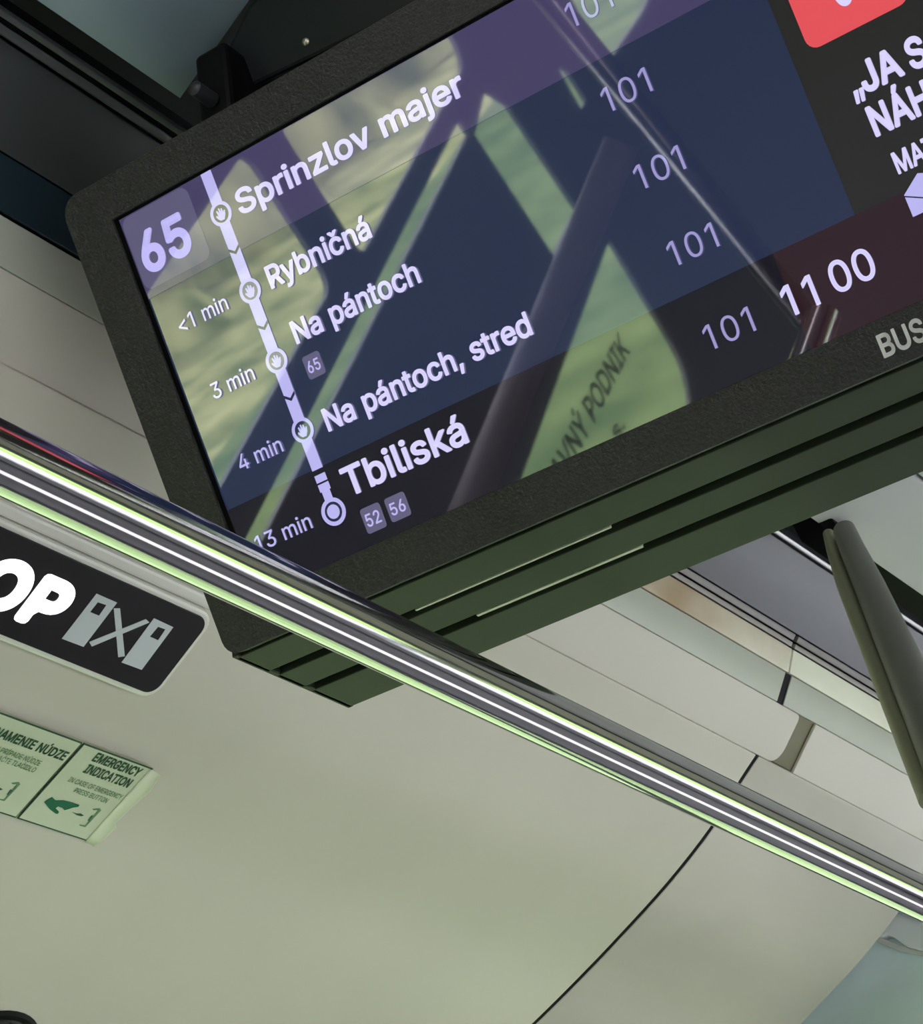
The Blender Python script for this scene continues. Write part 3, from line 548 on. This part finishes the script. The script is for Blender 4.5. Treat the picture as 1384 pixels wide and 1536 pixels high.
"Á":[480,[16,0,201,509,276,509,463,0,395,0,287,302,280,323,272,346,264,372,255,402,244,438,232,478,245,478,233,437,222,402,213,371,204,345,197,322,191,302,85,0],[110,142,110,199,370,199,370,142],[213,558,260,659,329,659,263,558]],
"H":[517,[60,0,60,509,125,509,125,289,392,289,392,509,457,509,457,0,392,0,392,232,125,232,125,0]],
"M":[628,[60,0,60,509,152,509,277,187,287,159,299,123,311,84,322,49,307,49,318,83,330,121,342,158,352,187,476,509,568,509,568,0,504,0,504,291,504,327,505,369,506,413,507,457,513,457,508,441,503,425,498,409,482,363,467,322,456,291,342,0,286,0,170,291,159,321,145,361,129,408,112,457,119,457,120,416,121,372,122,328,122,291,122,0]],
"B":[456,[60,0,60,509,241,509,274,507,304,501,329,491,350,477,367,461,381,442,390,421,396,398,398,374,397,353,393,336,387,320,378,307,368,295,356,286,343,278,329,272,315,267,315,262,331,260,347,254,363,245,378,234,391,220,402,203,411,184,416,161,418,136,416,111,410,88,400,67,386,48,368,31,344,18,317,8,284,2,247,0],[125,57,245,57,281,60,309,67,330,80,344,96,353,115,355,137,354,153,350,169,342,184,333,197,320,209,306,218,289,225,269,229,248,231,125,231],[125,285,238,285,256,287,273,290,288,296,302,304,314,314,323,326,330,340,335,355,336,372,333,393,326,412,313,429,294,442,270,449,240,452,125,452]],
"U":[517,[259,-8,220,-6,186,2,154,15,126,33,103,55,85,80,71,108,63,140,60,173,60,509,124,509,124,178,126,155,132,133,141,113,153,95,169,80,187,68,208,59,232,53,259,52,285,53,309,59,331,68,349,80,364,95,377,113,385,133,391,155,393,178,393,509,457,509,457,173,454,140,446,108,433,80,414,55,391,33,363,15,332,2,297,-6]],
"„":[287,[38,-119,68,71,138,71,85,-119],[161,-119,192,71,261,71,208,-119]],
"O":[533,[267,-7,225,-3,186,7,150,25,119,49,92,79,70,115,53,157,44,203,40,254,44,305,53,352,70,393,92,429,119,459,150,484,186,501,225,512,267,516,309,512,348,501,384,484,415,459,442,429,464,393,480,352,490,305,493,254,490,203,480,157,464,115,442,79,415,49,384,25,348,7,309,-3],[267,53,296,55,324,63,349,76,372,94,392,116,408,144,420,176,428,213,430,254,428,295,420,332,408,365,392,392,372,415,349,433,324,446,296,453,267,456,237,453,210,445,184,433,161,415,142,392,125,364,113,332,106,295,103,254,106,213,113,176,125,144,142,117,161,94,184,76,210,63,237,55]],
"P":[445,[60,0,60,509,235,509,272,506,305,499,332,487,356,471,375,452,390,430,400,404,407,377,409,348,407,318,400,291,390,265,375,243,356,223,332,207,305,195,272,188,235,186,109,186,109,242,233,242,257,244,279,248,297,256,312,266,324,279,333,294,339,310,343,328,344,348,343,367,339,385,333,402,324,416,312,428,297,439,279,446,257,451,232,452,125,452,125,0]],
"E":[419,[60,0,60,509,372,509,372,452,125,452,125,286,355,286,355,229,125,229,125,57,375,57,375,0]],
"G":[520,[269,-7,225,-3,185,7,149,25,118,49,91,79,69,116,53,157,43,203,40,254,43,305,53,352,69,393,91,429,117,459,149,484,184,501,223,512,265,516,291,514,316,510,340,504,363,494,384,483,403,469,421,453,436,436,449,416,460,395,468,373,474,349,408,349,402,365,395,379,387,393,378,406,368,417,356,427,344,436,330,443,315,448,300,453,283,455,265,456,236,453,209,445,183,432,160,414,141,392,125,364,113,332,106,295,103,254,106,213,113,177,125,145,141,117,161,95,184,76,210,63,238,56,269,53,296,55,322,61,345,71,365,85,382,102,396,123,407,147,413,173,415,202,434,199,283,199,283,256,478,256,478,200,475,160,466,124,451,91,431,62,406,38,377,19,344,5,308,-4]],
"Y":[472,[203,0,203,208,16,509,91,509,192,344,203,327,213,309,222,292,231,274,240,254,250,230,224,230,233,254,242,275,251,293,260,310,270,327,280,344,381,509,455,509,268,208,268,0]],
"I":[300,[31,0,31,57,118,57,118,452,31,452,31,509,269,509,269,452,183,452,183,57,269,57,269,0]],
"C":[510,[267,-7,225,-3,186,7,150,25,119,49,92,79,70,115,53,157,44,203,40,254,44,305,53,352,70,393,92,429,119,459,150,484,186,501,225,512,267,516,293,514,317,511,340,504,362,496,383,485,402,471,419,456,435,438,448,418,459,397,467,373,473,348,408,348,404,365,397,380,389,395,380,407,369,418,357,428,344,437,330,444,315,449,300,453,284,455,267,456,237,453,209,445,184,432,161,414,141,391,125,364,113,332,106,295,103,254,106,213,113,177,125,145,141,117,161,94,184,76,210,63,237,56,267,53,284,54,300,56,315,60,330,65,344,72,357,81,369,90,380,102,389,114,397,128,404,144,408,160,473,160,467,135,459,112,448,91,435,71,420,53,402,38,383,24,363,13,341,5,317,-2,293,-6]],
"D":[502,[219,0,96,0,96,57,215,57,254,60,288,68,318,81,343,99,363,122,379,149,390,181,397,216,399,255,397,294,390,329,379,361,364,388,344,410,320,428,291,441,258,449,221,452,93,452,93,509,225,509,273,505,315,495,353,478,385,455,412,426,433,391,449,351,458,306,462,255,458,205,449,159,433,119,411,83,384,54,351,31,312,14,268,3],[125,509,125,0,60,0,60,509]],
"X":[474,[18,0,217,284,217,236,29,509,104,509,178,400,188,386,196,373,204,361,211,350,217,340,223,329,230,318,236,305,243,292,232,292,252,329,258,339,265,350,272,361,298,400,374,509,446,509,259,239,259,287,456,0,382,0,292,129,268,165,262,175,256,185,250,195,244,206,237,218,230,231,244,231,238,219,231,207,225,196,219,186,213,176,206,166,182,129,91,0]],
"V":[480,[204,0,16,509,84,509,192,206,199,187,207,164,215,137,225,106,236,71,248,31,235,31,247,71,257,107,267,138,276,165,283,187,290,206,395,509,463,509,278,0]],
"Í":[300,[31,0,31,57,118,57,118,452,31,452,31,509,269,509,269,452,183,452,183,57,269,57,269,0],[124,558,171,659,240,659,174,558]],
"Z":[438,[42,0,42,46,273,385,284,400,295,415,306,431,318,446,329,461,341,476,348,454,327,453,306,453,285,452,265,452,244,452,223,452,40,452,40,509,397,509,397,462,169,129,157,113,146,97,134,81,97,33,90,54,111,55,131,56,152,57,173,57,193,57,214,57,399,57,399,0]],
"Ú":[517,[259,-8,220,-6,186,2,154,15,126,33,103,55,85,80,71,108,63,140,60,173,60,509,124,509,124,178,126,155,132,133,141,113,153,95,169,80,187,68,208,59,232,53,259,52,285,53,309,59,331,68,349,80,364,95,377,113,385,133,391,155,393,178,393,509,457,509,457,173,454,140,446,108,433,80,414,55,391,33,363,15,332,2,297,-6],[232,558,280,659,348,659,282,558]],
"L":[393,[60,0,60,509,125,509,125,57,361,57,361,0]],
"Č":[510,[267,-7,225,-3,186,7,150,25,119,49,92,79,70,115,53,157,44,203,40,254,44,305,53,352,70,393,92,429,119,459,150,484,186,501,225,512,267,516,293,514,317,511,340,504,362,496,383,485,402,471,419,456,435,438,448,418,459,397,467,373,473,348,408,348,404,365,397,380,389,395,380,407,369,418,357,428,344,437,330,444,315,449,300,453,284,455,267,456,237,453,209,445,184,432,161,414,141,391,125,364,113,332,106,295,103,254,106,213,113,177,125,145,141,117,161,94,184,76,210,63,237,56,267,53,284,54,300,56,315,60,330,65,344,72,357,81,369,90,380,102,389,114,397,128,404,144,408,160,473,160,467,135,459,112,448,91,435,71,420,53,402,38,383,24,363,13,341,5,317,-2,293,-6],[217,659,266,599,315,659,376,659,376,656,295,565,237,565,157,656,157,659]],
"Ý":[472,[203,0,203,208,16,509,91,509,192,344,203,327,213,309,222,292,231,274,240,254,250,230,224,230,233,254,242,275,251,293,260,310,270,327,280,344,381,509,455,509,268,208,268,0],[209,558,257,659,325,659,259,558]],
"K":[467,[104,145,104,216,116,231,128,246,139,261,151,275,162,289,174,303,187,317,199,331,212,344,364,509,448,509,231,276,228,276],[60,0,60,509,125,509,125,334,124,225,125,193,125,0],[372,0,188,259,228,309,449,0]],
".":[188,[95,-4,83,-3,73,1,63,9,55,18,51,29,50,41,51,53,55,64,63,73,73,81,83,85,95,87,107,85,118,81,128,73,135,64,140,53,141,41,140,29,135,18,128,9,118,1,107,-3]],
"F":[410,[60,0,60,509,369,509,369,452,125,452,125,278,346,278,346,221,125,221,125,0]],
"W":[686,[155,0,16,509,82,509,163,196,167,179,172,162,175,145,187,94,190,76,194,58,197,40,189,40,193,58,196,76,200,94,203,111,207,128,211,145,224,196,306,509,380,509,462,196,466,179,470,162,474,145,486,94,490,76,494,58,497,40,488,40,492,58,495,76,499,94,503,111,506,128,510,145,523,196,603,509,670,509,530,0,455,0,368,323,362,345,357,368,351,391,346,417,341,445,336,475,350,475,345,446,340,420,335,395,330,371,324,347,318,323,230,0]],
"Ž":[438,[42,0,42,46,273,385,284,400,295,415,306,431,318,446,329,461,341,476,348,454,327,453,306,453,285,452,265,452,244,452,223,452,40,452,40,509,397,509,397,462,169,129,157,113,146,97,134,81,97,33,90,54,111,55,131,56,152,57,173,57,193,57,214,57,399,57,399,0],[170,659,219,599,268,659,329,659,329,656,248,565,190,565,110,656,110,659]]}
def contour_area(c): return sum(c[i-1][0]*c[i][1]-c[i][0]*c[i-1][1] for i in range(len(c)))/2
def inside(p, c):
    r = False
    for i in range(len(c)):
        (x1, y1), (x2, y2) = c[i-1], c[i]
        if (y1 > p[1]) != (y2 > p[1]) and p[0] < (x2-x1)*(p[1]-y1)/(y2-y1)+x1: r = not r
    return r
def text_mesh(s, bold=0.0):
    vs, fs = [], []; x = 0.0
    for ch in s:
        if ch == ' ': x += .21; continue
        g = GLYPHS[ch]; cs = [[(c[i]/1000, c[i+1]/1000) for i in range(0, len(c), 2)] for c in g[1:]]
        big = max(cs, key=lambda c: abs(contour_area(c))); sg_ = 1 if contour_area(big) > 0 else -1
        outer = [c for c in cs if contour_area(c)*sg_ > 0]; holes = [c for c in cs if contour_area(c)*sg_ <= 0]
        for o_ in outer:
            loops = [o_] + [h for h in holes if inside(h[0], o_)]
            L3 = [[Vector((p[0], p[1], 0)) for p in c] for c in loops]; base = len(vs)
            for c in loops: vs += [(p[0]+x, p[1], 0) for p in c]
            for t in tessellate_polygon(L3):
                p, q_, r = [vs[base+i] for i in t]
                if (q_[0]-p[0])*(r[1]-p[1])-(q_[1]-p[1])*(r[0]-p[0]) < 0: t = t[::-1]
                fs.append([base+i for i in t])
        if bold:                       # heavier weight: a round-cornered stroke along the outline
            for c in cs:
                for i in range(len(c)):
                    p, q_ = Vector(c[i-1]), Vector(c[i]); t = q_-p
                    if t.length < 1e-6: continue
                    nn = Vector((-t.y, t.x)).normalized()*bold; base = len(vs)
                    vs += [(v_.x+x, v_.y, 0) for v_ in (p-nn, q_-nn, q_+nn, p+nn)]; fs.append([base+3, base+2, base+1, base])
                    fs[-1] = [base, base+1, base+2, base+3]
                    base = len(vs); vs += [(q_.x+x+bold*math.cos(k_*math.pi/4), q_.y+bold*math.sin(k_*math.pi/4), 0) for k_ in range(8)]; fs.append(list(range(base, base+8)))
        x += g[0]/1000
    me = bpy.data.meshes.new('lettering'); me.from_pydata(vs, [], fs); me.update(); return me
def capheight(bold): return -bold, .509+bold
CAPS = {}
def lettering(name, s, p0, ex, ey, width, cap, m, parent, bold=0.0, shear=0.0, nrm=None, label=None):
    """flat letters: p0 = left end of the baseline, ex/ey unit directions, width and cap height in metres"""
    if bold not in CAPS: CAPS[bold] = capheight(bold)
    y0, y1 = CAPS[bold]; me = text_mesh(s, bold); me.name = name
    xs = [v.co.x for v in me.vertices]; xa, xb = min(xs), max(xs)
    sy = cap/(y1-y0); sx = width/(xb-xa) if width else sy
    p0, ex, ey = Vector(p0), Vector(ex), Vector(ey)
    for v in me.vertices:
        y = (v.co.y-y0)*sy; v.co = p0 + ex*((v.co.x-xa)*sx + shear*y) + ey*y
    me.materials.clear(); me.materials.append(m)
    o = bpy.data.objects.new(name, me); C.objects.link(o); put(o, parent)
    if label: o['label'] = label
    # make sure faces look at the camera
    me.update()
    if me.polygons and me.polygons[0].normal.dot(CAM - p0) < 0: me.flip_normals()
    return o
def stext(name, s, L, R, cap, m, bold=0.02, dv=0):
    a, b = uv(*L), uv(*R)
    v = (a[1]+b[1])/2 + dv
    return lettering(name, s, hv(a[0], v, .0007), sH, sS, b[0]-a[0], cap, m, scn, bold)
B1 = 0.022
stext('stop_name', 'Sprinzlov majer', (362, 323), (701, 142), .0185, M['textbright'], B1)
stext('stop_name', 'Rybničná', (408, 434), (560, 356), .0172, M['textbright'], B1)
stext('stop_name', 'Na pántoch', (446, 517), (633.5, 423), .0172, M['textbright'], B1)
stext('stop_name', 'Na pántoch, stred', (494, 649), (801, 500.5), .0172, M['textbright'], B1)
stext('stop_name', 'Tbiliská', (523, 745), (706, 665), .0215, M['textbright'], B1)
stext('line_number', '65', (222, 413), (294, 377), .032, M['text'], .03)
stext('time_text', '<1 min', (272, 499), (345, 464.5), .0118, M['textbright'], .006)
stext('time_text', '3 min', (322, 598), (385, 570), .0118, M['textbright'], .006)
stext('time_text', '4 min', (362, 706), (427, 677.5), .0118, M['text'], .006)
stext('time_text', '13 min', (388, 827), (471, 793), .0118, M['text'], .006)
def badge(s, c):
    q = [uv(*p) for p in c]; h0 = (q[0][0]+q[3][0])/2; h1 = (q[1][0]+q[2][0])/2; v1 = (q[0][1]+q[1][1])/2; v0 = (q[2][1]+q[3][1])/2
    layer('small_badge', rrect(h0, v0, h1, v1, .0022, 3), M['badge'], .0002)
    wd = h1-h0; ht = v1-v0
    lettering('badge_number', s, hv(h0+wd*.14, v0+ht*.24, .0007), sH, sS, wd*.72, ht*.50, M['text'], scn, .01)
badge('65', [(452, 537), (476.5, 525), (489.5, 558), (465, 571)])
badge('52', [(539, 764), (568, 753), (581, 789.5), (551.5, 802)])
badge('56', [(575, 748), (606, 737), (617, 771.5), (588, 785)])
for L, R, m in (((856, 38), (924, 14), M['textdim']), ((912, 171), (980, 135), M['textdim']), ((961, 287), (1030, 252), M['textdim']), ((1011, 402), (1080, 368), M['textdim']), ((1065, 527), (1135, 495), M['textdim'])):
    stext('fare_zone', '101', L, R, .0168, m, .0)
stext('clock_text', '11', (1184, 477), (1232, 456), .0207, M['textbright'], .012)
stext('clock_text', '00', (1254, 442), (1319, 414), .0207, M['textbright'], .012)
# right panel
rr = uv(1238, 63); rl = uv(1201, 0)
layer('red_badge', rrect(rr[0]-.012, rr[1]-.001, rr[0]+.06, .0005, (.0005, .0005, .008, .008)), M['red'], .0002, 'red rounded advert badge')
stext('advert_text', 'J', (1258, 14), (1284, 1), .034, M['textbright'], .03)
stext('advert_text', '„', (1283, 152), (1300, 143), .021, M['textbright'], .02, dv=.002)
stext('advert_text', 'JA', (1298, 141), (1359, 113), .0205, M['textbright'], .03)
stext('advert_text', 'S', (1369, 107), (1397, 95), .0205, M['textbright'], .03)
stext('advert_text', 'NÁH', (1314, 206), (1404, 164), .0205, M['textbright'], .03)
stext('advert_text', 'MAT', (1348, 262), (1410, 233), .0145, M['textbright'], .025)
e0 = uv(1371, 330)
layer('envelope_icon', [(e0[0], e0[1]+.002), (e0[0]+.03, e0[1]+.002), (e0[0]+.03, e0[1]+.019), (e0[0]+.013, e0[1]+.026), (e0[0], e0[1]+.017)], M['text'], .0002, 'white envelope symbol')
layer('envelope_fold', [(e0[0], e0[1]+.0165), (e0[0]+.015, e0[1]+.0085), (e0[0]+.03, e0[1]+.0165), (e0[0]+.03, e0[1]+.0155), (e0[0]+.015, e0[1]+.0075), (e0[0], e0[1]+.0155)], M['icon'], .0003)
# maker's lettering on the bezel
a = on_plane(1326, 538, O - sN*.0045, sN); b = on_plane(1394, 511, O - sN*.0045, sN)
o = lettering('bezel_text', 'BUS', a, sH, sS, (b-a).x, .0155, mat('white print', (.95, .95, .92), .5), bz, .022); o['label'] = 'white printed letters'

# ------------------------------------------------------------------ GRAB RAIL
rh, ru = -.7093, .6013 + CZ
rail = tube('grab_rail', [(rh, y, ru) for y in (.62, 1.5, 3.0, 4.6)], .0175, M['chrome'], None, 96)
tag(rail, 'long polished steel grab rail crossing diagonally in front of the display', 'grab rail')

# ------------------------------------------------------------------ SLANTED STRUT
t = empty('support_strut', (-.5, 1.7, CZ+.3))
tag(t, 'grey twin-tube strut slanting down from the ceiling at the right edge', 'strut')
def atY(x, y, l): d = ray(x, y); return CAM + d*(l/d.y)
tube('tube', [atY(1266, 795, 2.22), atY(1279, 826, 2.2), atY(1304, 879, 2.17), atY(1374, 1038, 2.07), atY(1440, 1190, 1.98)], 1, M['steelgrey'], t, 40, radii=(.012, .0135, .0160, .0205, .024))
tube('slim_tube', [atY(1242, 800, 2.23), atY(1249, 826, 2.215), atY(1268, 879, 2.185), atY(1331, 1038, 2.085), atY(1396, 1200, 1.99)], 1, mat('olive coat', (.24, .24, .15), .4), t, 24, radii=(.006, .007, .0092, .0104, .0115))
o = prism('bracket', pxs([(1178, 770), (1232, 760), (1300, 838), (1290, 860), (1262, 835), (1238, 838), (1200, 812)], Vector((0, 2.27, CZ)), ny), (0, .02, 0), M['black'], t, .003); o['label'] = 'black mounting bracket'

# ------------------------------------------------------------------ STOP SIGN
yv = Vector((0, 1, 0))
def coveplane(p, q, lift):
    A_, B_ = cove(*p), cove(*q); s = (B_-A_); s.y = 0; s.normalize()              # down the cove
    n = s.cross(yv).normalized(); n = n if n.z < 0 else -n                        # into the cabin
    return A_ + n*lift, s, n
sA, sD, sNn = coveplane((312, 932), (232, 1042), .014)
def sg(x, y, lift=0): return on_plane(x, y, sA + sNn*lift, sNn)
def ls(p): return (p.y, (p-sA).dot(sD))
l_r = (ls(sg(314, 931))[0]+ls(sg(236, 1038))[0])/2; s_t = (ls(sg(0, 795))[1]+ls(sg(280, 911))[1])/2; s_b = (ls(sg(0, 955))[1]+ls(sg(205, 1031))[1])/2
def SP(l, s, lift=0): return Vector((sA.x, 0, sA.z)) + sD*s + yv*l + sNn*lift
sign = empty('stop_sign', SP(l_r-.2, (s_t+s_b)/2))
tag(sign, 'black rounded stop sign with lit white letters on the beige cove', 'sign')
lf = l_r - .42
prism('housing', [SP(l, s, -.0015) for l, s in rrect(lf-.006, s_t-.006, l_r+.006, s_b+.006, .018, 7)], -sNn*.016, M['signrim'], sign, .003)
prism('face', [SP(l, s, 0) for l, s in rrect(lf, s_t, l_r, s_b, .013, 7)], -sNn*.004, M['signface'], sign, .0008)
lo_, hi_ = SP(lf, s_t-.017, -.009), SP(l_r-.004, s_t-.009, -.009)
prism('top_ledge', [SP(lf-.006, s_t-.018, -.006), SP(l_r+.004, s_t-.018, -.006), SP(l_r+.004, s_t-.006, -.006), SP(lf-.006, s_t-.006, -.006)], -sNn*.01, M['signrim'], sign, .003)
def signletter(ch, pl_, pr_, ptop, pbot, m=M['signwhite'], bold=.05):
    a = ls(sg(*pl_)); b = ls(sg(*pr_)); tp = ls(sg(*ptop))[1]; bt = ls(sg(*pbot))[1]
    lettering('letter', ch, SP(a[0], bt, .0004), yv, -sD, b[0]-a[0], bt-tp, m, sign, bold)
    return a[0], b[0], tp, bt
Pl, Pr, Pt, Pb = signletter('P', (18.4, 927.6), (121.6, 885.7), (75, 860), (30, 934))
wP = Pr-Pl
print('STOP P', Pl, Pr, Pt, Pb)
for i, (ch, wf) in enumerate((('O', 1.22), ('T', 1.0), ('S', 1.0))):
    Pr2 = Pl - wP*.06; Pl = Pr2 - wP*wf
    lettering('letter', ch, SP(Pl, Pb, .0004), yv, -sD, wP*wf, Pb-Pt, M['signwhite'], sign, .05)
q = 4.07
def sx(pts): return [sg(x/q, 780+y/q, .0003) for x, y in pts]
prism('pictogram', sx([(590, 450), (715, 505), (510, 775), (378, 725)]), -sNn*.0008, M['signgrey'], sign, 0, [sx([(597, 502), (650, 520), (605, 585), (550, 562)])])
prism('pictogram', sx([(940, 600), (1058, 655), (865, 915), (742, 870)]), -sNn*.0008, M['signgrey'], sign, 0, [sx([(965, 652), (1010, 668), (965, 735), (915, 712)])])
prism('pictogram_bar', sx([(695, 540), (733, 540), (762, 832), (722, 838)]), -sNn*.0008, M['signgrey'], sign)
prism('pictogram_bar', [p + sNn*.0002 for p in sx([(545, 745), (890, 605), (912, 625), (560, 772)])], -sNn*.0008, M['signgrey'], sign)

# ------------------------------------------------------------------ EMERGENCY STICKERS
kA, kD, kN = coveplane((200, 1142), (110, 1250), .0075)
def kg(x, y, lift=0): return on_plane(x, y, kA + kN*lift, kN)
def kls(p): return (p.y, (p-kA).dot(kD))
def KP(l, s, lift=0): return Vector((kA.x, 0, kA.z)) + kD*s + yv*l + kN*lift
kt = (kls(kg(6, 1075))[1] + kls(kg(125, 1115))[1])/2
kb = (kls(kg(20, 1226))[1] + kls(kg(132, 1258))[1])/2
kmid = (kls(kg(126, 1115))[0] + kls(kg(24, 1226))[0])/2
kr = (kls(kg(227, 1153))[0] + kls(kg(136, 1260))[0])/2
print('sticker', kt, kb, kmid, kr)
def page(l0, l1, name, label):
    t = empty(name, KP((l0+l1)/2, (kt+kb)/2)); tag(t, label, 'sticker')
    prism('sheet', [KP(l0, kt), KP(l1, kt), KP(l1, kb), KP(l0, kb)], -kN*.0012, M['sticker'], t)
    bw = .0013
    prism('border', [KP(l0, kt-bw, .0001), KP(l1, kt-bw, .0001), KP(l1, kb+bw, .0001), KP(l0, kb+bw, .0001)], -kN*.001, M['inkborder'], t, 0,
          [[KP(l0+bw, kt, .0001), KP(l1-bw*.4, kt, .0001), KP(l1-bw*.4, kb, .0001), KP(l0+bw, kb, .0001)]])
    return t
wpg = kr-kmid
st1 = page(kmid-wpg*1.12, kmid-.0012, 'emergency_sticker', 'pale green emergency sticker left of the peeling one, Slovak wording')
st2 = page(kmid+.0012, kr, 'emergency_sticker', 'pale green emergency sticker with a peeling cream right edge, English wording')
kh = kb-kt
def kt_line(s, f0, f1, fs, cap, m, t, l0, wd, bold=.01, ital=0):
    lettering('lettering', s, KP(l0+wd*f0, kt+kh*fs, .0004), yv, -kD, wd*(f1-f0), kh*cap, m, t, bold)
def kf(x, y): p = kls(kg(x, y)); return ((p[0]-kmid)/wpg, (p[1]-kt)/kh)
z1 = 4.613
for nm, p in dict(EML=(620, 470), EMR=(955, 570), INL=(560, 550), INR=(880, 645), CL=(465, 612), CR=(830, 725), PL=(505, 685), PR=(735, 755), hand=(305, 750), hand2=(550, 780), NR=(440, 460)).items():
    print(nm, [round(v, 3) for v in kf(p[0]/z1, 1040+p[1]/z1)])
def ktx(s, pl, pr, cap, m, t, bold=.0, lift=.0004):
    a = kls(kg(pl[0]/z1, 1040+pl[1]/z1)); b = kls(kg(pr[0]/z1, 1040+pr[1]/z1)); sm = (a[1]+b[1])/2
    lettering('lettering', s, KP(a[0], sm, lift), yv, -kD, b[0]-a[0], kh*cap, m, t, bold)
ktx('EMERGENCY', (622, 472), (950, 572), .115, M['inkgreen'], st2, .03)
ktx('INDICATION', (562, 550), (882, 648), .115, M['inkgreen'], st2, .03)
ktx('IN CASE OF EMERGENCY', (458, 612), (835, 728), .062, M['inkfaint'], st2, .01)
ktx('PRESS BUTTON', (500, 685), (733, 755), .062, M['inkfaint'], st2, .01)
ktx('ZNAMENIE NÚDZE', (-101, 281), (435, 462), .115, M['inkgreen'], st1, .03)
ktx('V PRÍPADE NÚDZE', (-45, 395), (268, 498), .062, M['inkfaint'], st1, .01)
ktx('STLAČTE TLAČIDLO', (-85, 441), (232, 545), .062, M['inkfaint'], st1, .01)
def kx(pts, dx=0, dy=0): return [kg((x+dx)/z1, 1040+(y+dy)/z1, .0004) for x, y in pts]
handp = [(305, 752), (360, 718), (385, 740), (440, 740), (500, 755), (550, 772), (540, 785), (505, 790), (470, 802), (445, 808), (430, 792), (400, 782), (385, 795), (408, 818), (400, 833), (385, 832), (340, 798)]
for tt, dx, dy in ((st2, 0, 0), (st1, -560, -180)):
    prism('hand_symbol', kx(handp, dx, dy), kN*.0002, M['hand'], tt)
    prism('arrow_symbol', kx([(497, 820), (530, 832), (560, 832), (580, 845), (560, 850), (530, 842)], dx, dy), kN*.0002, M['inkborder'], tt)
    prism('button_symbol', kx([(632, 845), (650, 850), (622, 888), (606, 880)], dx, dy), kN*.0002, M['inkgreen'], tt)
    prism('outline_symbol', kx([(640, 800), (690, 795), (700, 808), (590, 925), (550, 915), (550, 908), (588, 915), (680, 808), (645, 808)], dx, dy), kN*.0002, M['inkfaint'], tt)
# peeling edge: a curled strip that lifts off the cove
bm = bmesh.new(); n = 7; rows = []
for i, s in enumerate([kt+.0, kt+kh*.2, kt+kh*.45, kt+kh*.68, kt+kh*.72, kt+kh*.9, kb+.002]):
    wv = (.007, .0085, .007, .006, .008, .0075, .006)[i]
    row = []
    for j in range(n):
        f = j/(n-1); row.append(bm.verts.new(KP(kr-.003+wv*1.6*math.sin(f*1.5), s, .0002+wv*.8*(1-math.cos(f*1.5)))))
    rows.append(row)
for i in range(len(rows)-1):
    for j in range(n-1): bm.faces.new((rows[i][j], rows[i][j+1], rows[i+1][j+1], rows[i+1][j]))
o = mesh_obj('curled_edge', bm, M['stickerwhite'], st2, True); o['label'] = 'cream curled edge'
sm_ = o.modifiers.new('thick', 'SOLIDIFY'); sm_.thickness = .0008

# ------------------------------------------------------------------ DOME in the bottom left corner
dc = cove(-34, 1578); dn_ = coveplane((40, 1500), (0, 1530), 0)[2]
t = empty('dome_camera', dc); tag(t, 'small black dome camera at the bottom left corner of the cove', 'camera')
revolve('base_ring', dc, dn_, [(.063, -.004), (.063, .004), (.060, .007), (.056, .007)], M['black'], t)
revolve('dome', dc, dn_, [(.056*math.cos(a*math.pi/20), .004+.03*math.sin(a*math.pi/20)) for a in range(0, 11)], mat('smoked dome', (.01, .012, .014), .08, coat=.5), t)

# ------------------------------------------------------------------ things behind the viewer, seen mirrored in the glass
P1, P2 = Vector((-1.03, -.05, CZ+.89)), Vector((-.89, .11, CZ+.40))
o = tube('stanchion', [P1 + (P1-P2)*.85, P1, P2, P2 - (P1-P2)*1.9], .0165, mat('dull steel', (.22, .21, .21), .2, 1.0), None, 32)
tag(o, 'polished slanted stanchion mirrored in the display glass', 'pole')
pa, ra = refl(932, 215); pb, rb = refl(690, 790)
qa, qb = CAM+pa+ra*1.3, CAM+pb+rb*1.3
o = tube('padded_pole', [qa, qa.lerp(qb, .5), qb, qb+(qb-qa)*.8], .022, mat('brown grey padding', (.115, .085, .095), .5), None, 32)
tag(o, 'brown-grey padded pole mirrored in the display glass between the green windows', 'pole')
t = empty('window_decal', (XL-.035, -.8, CZ+.15)); tag(t, 'dark lettering on the side window, mirrored in the display glass', 'decal')
inkd = mat('decal ink', (.02, .03, .02), .6)
lettering('lettering', 'DOPRAVNÝ PODNIK', (XL-.034, -.33, CZ+.155), (0, -1, 0), (0, 0, 1), .70, .042, inkd, t, .02)
lettering('lettering', 'a.s.', (XL-.034, -.72, CZ+.095), (0, -1, 0), (0, 0, 1), .13, .03, inkd, t, .02)
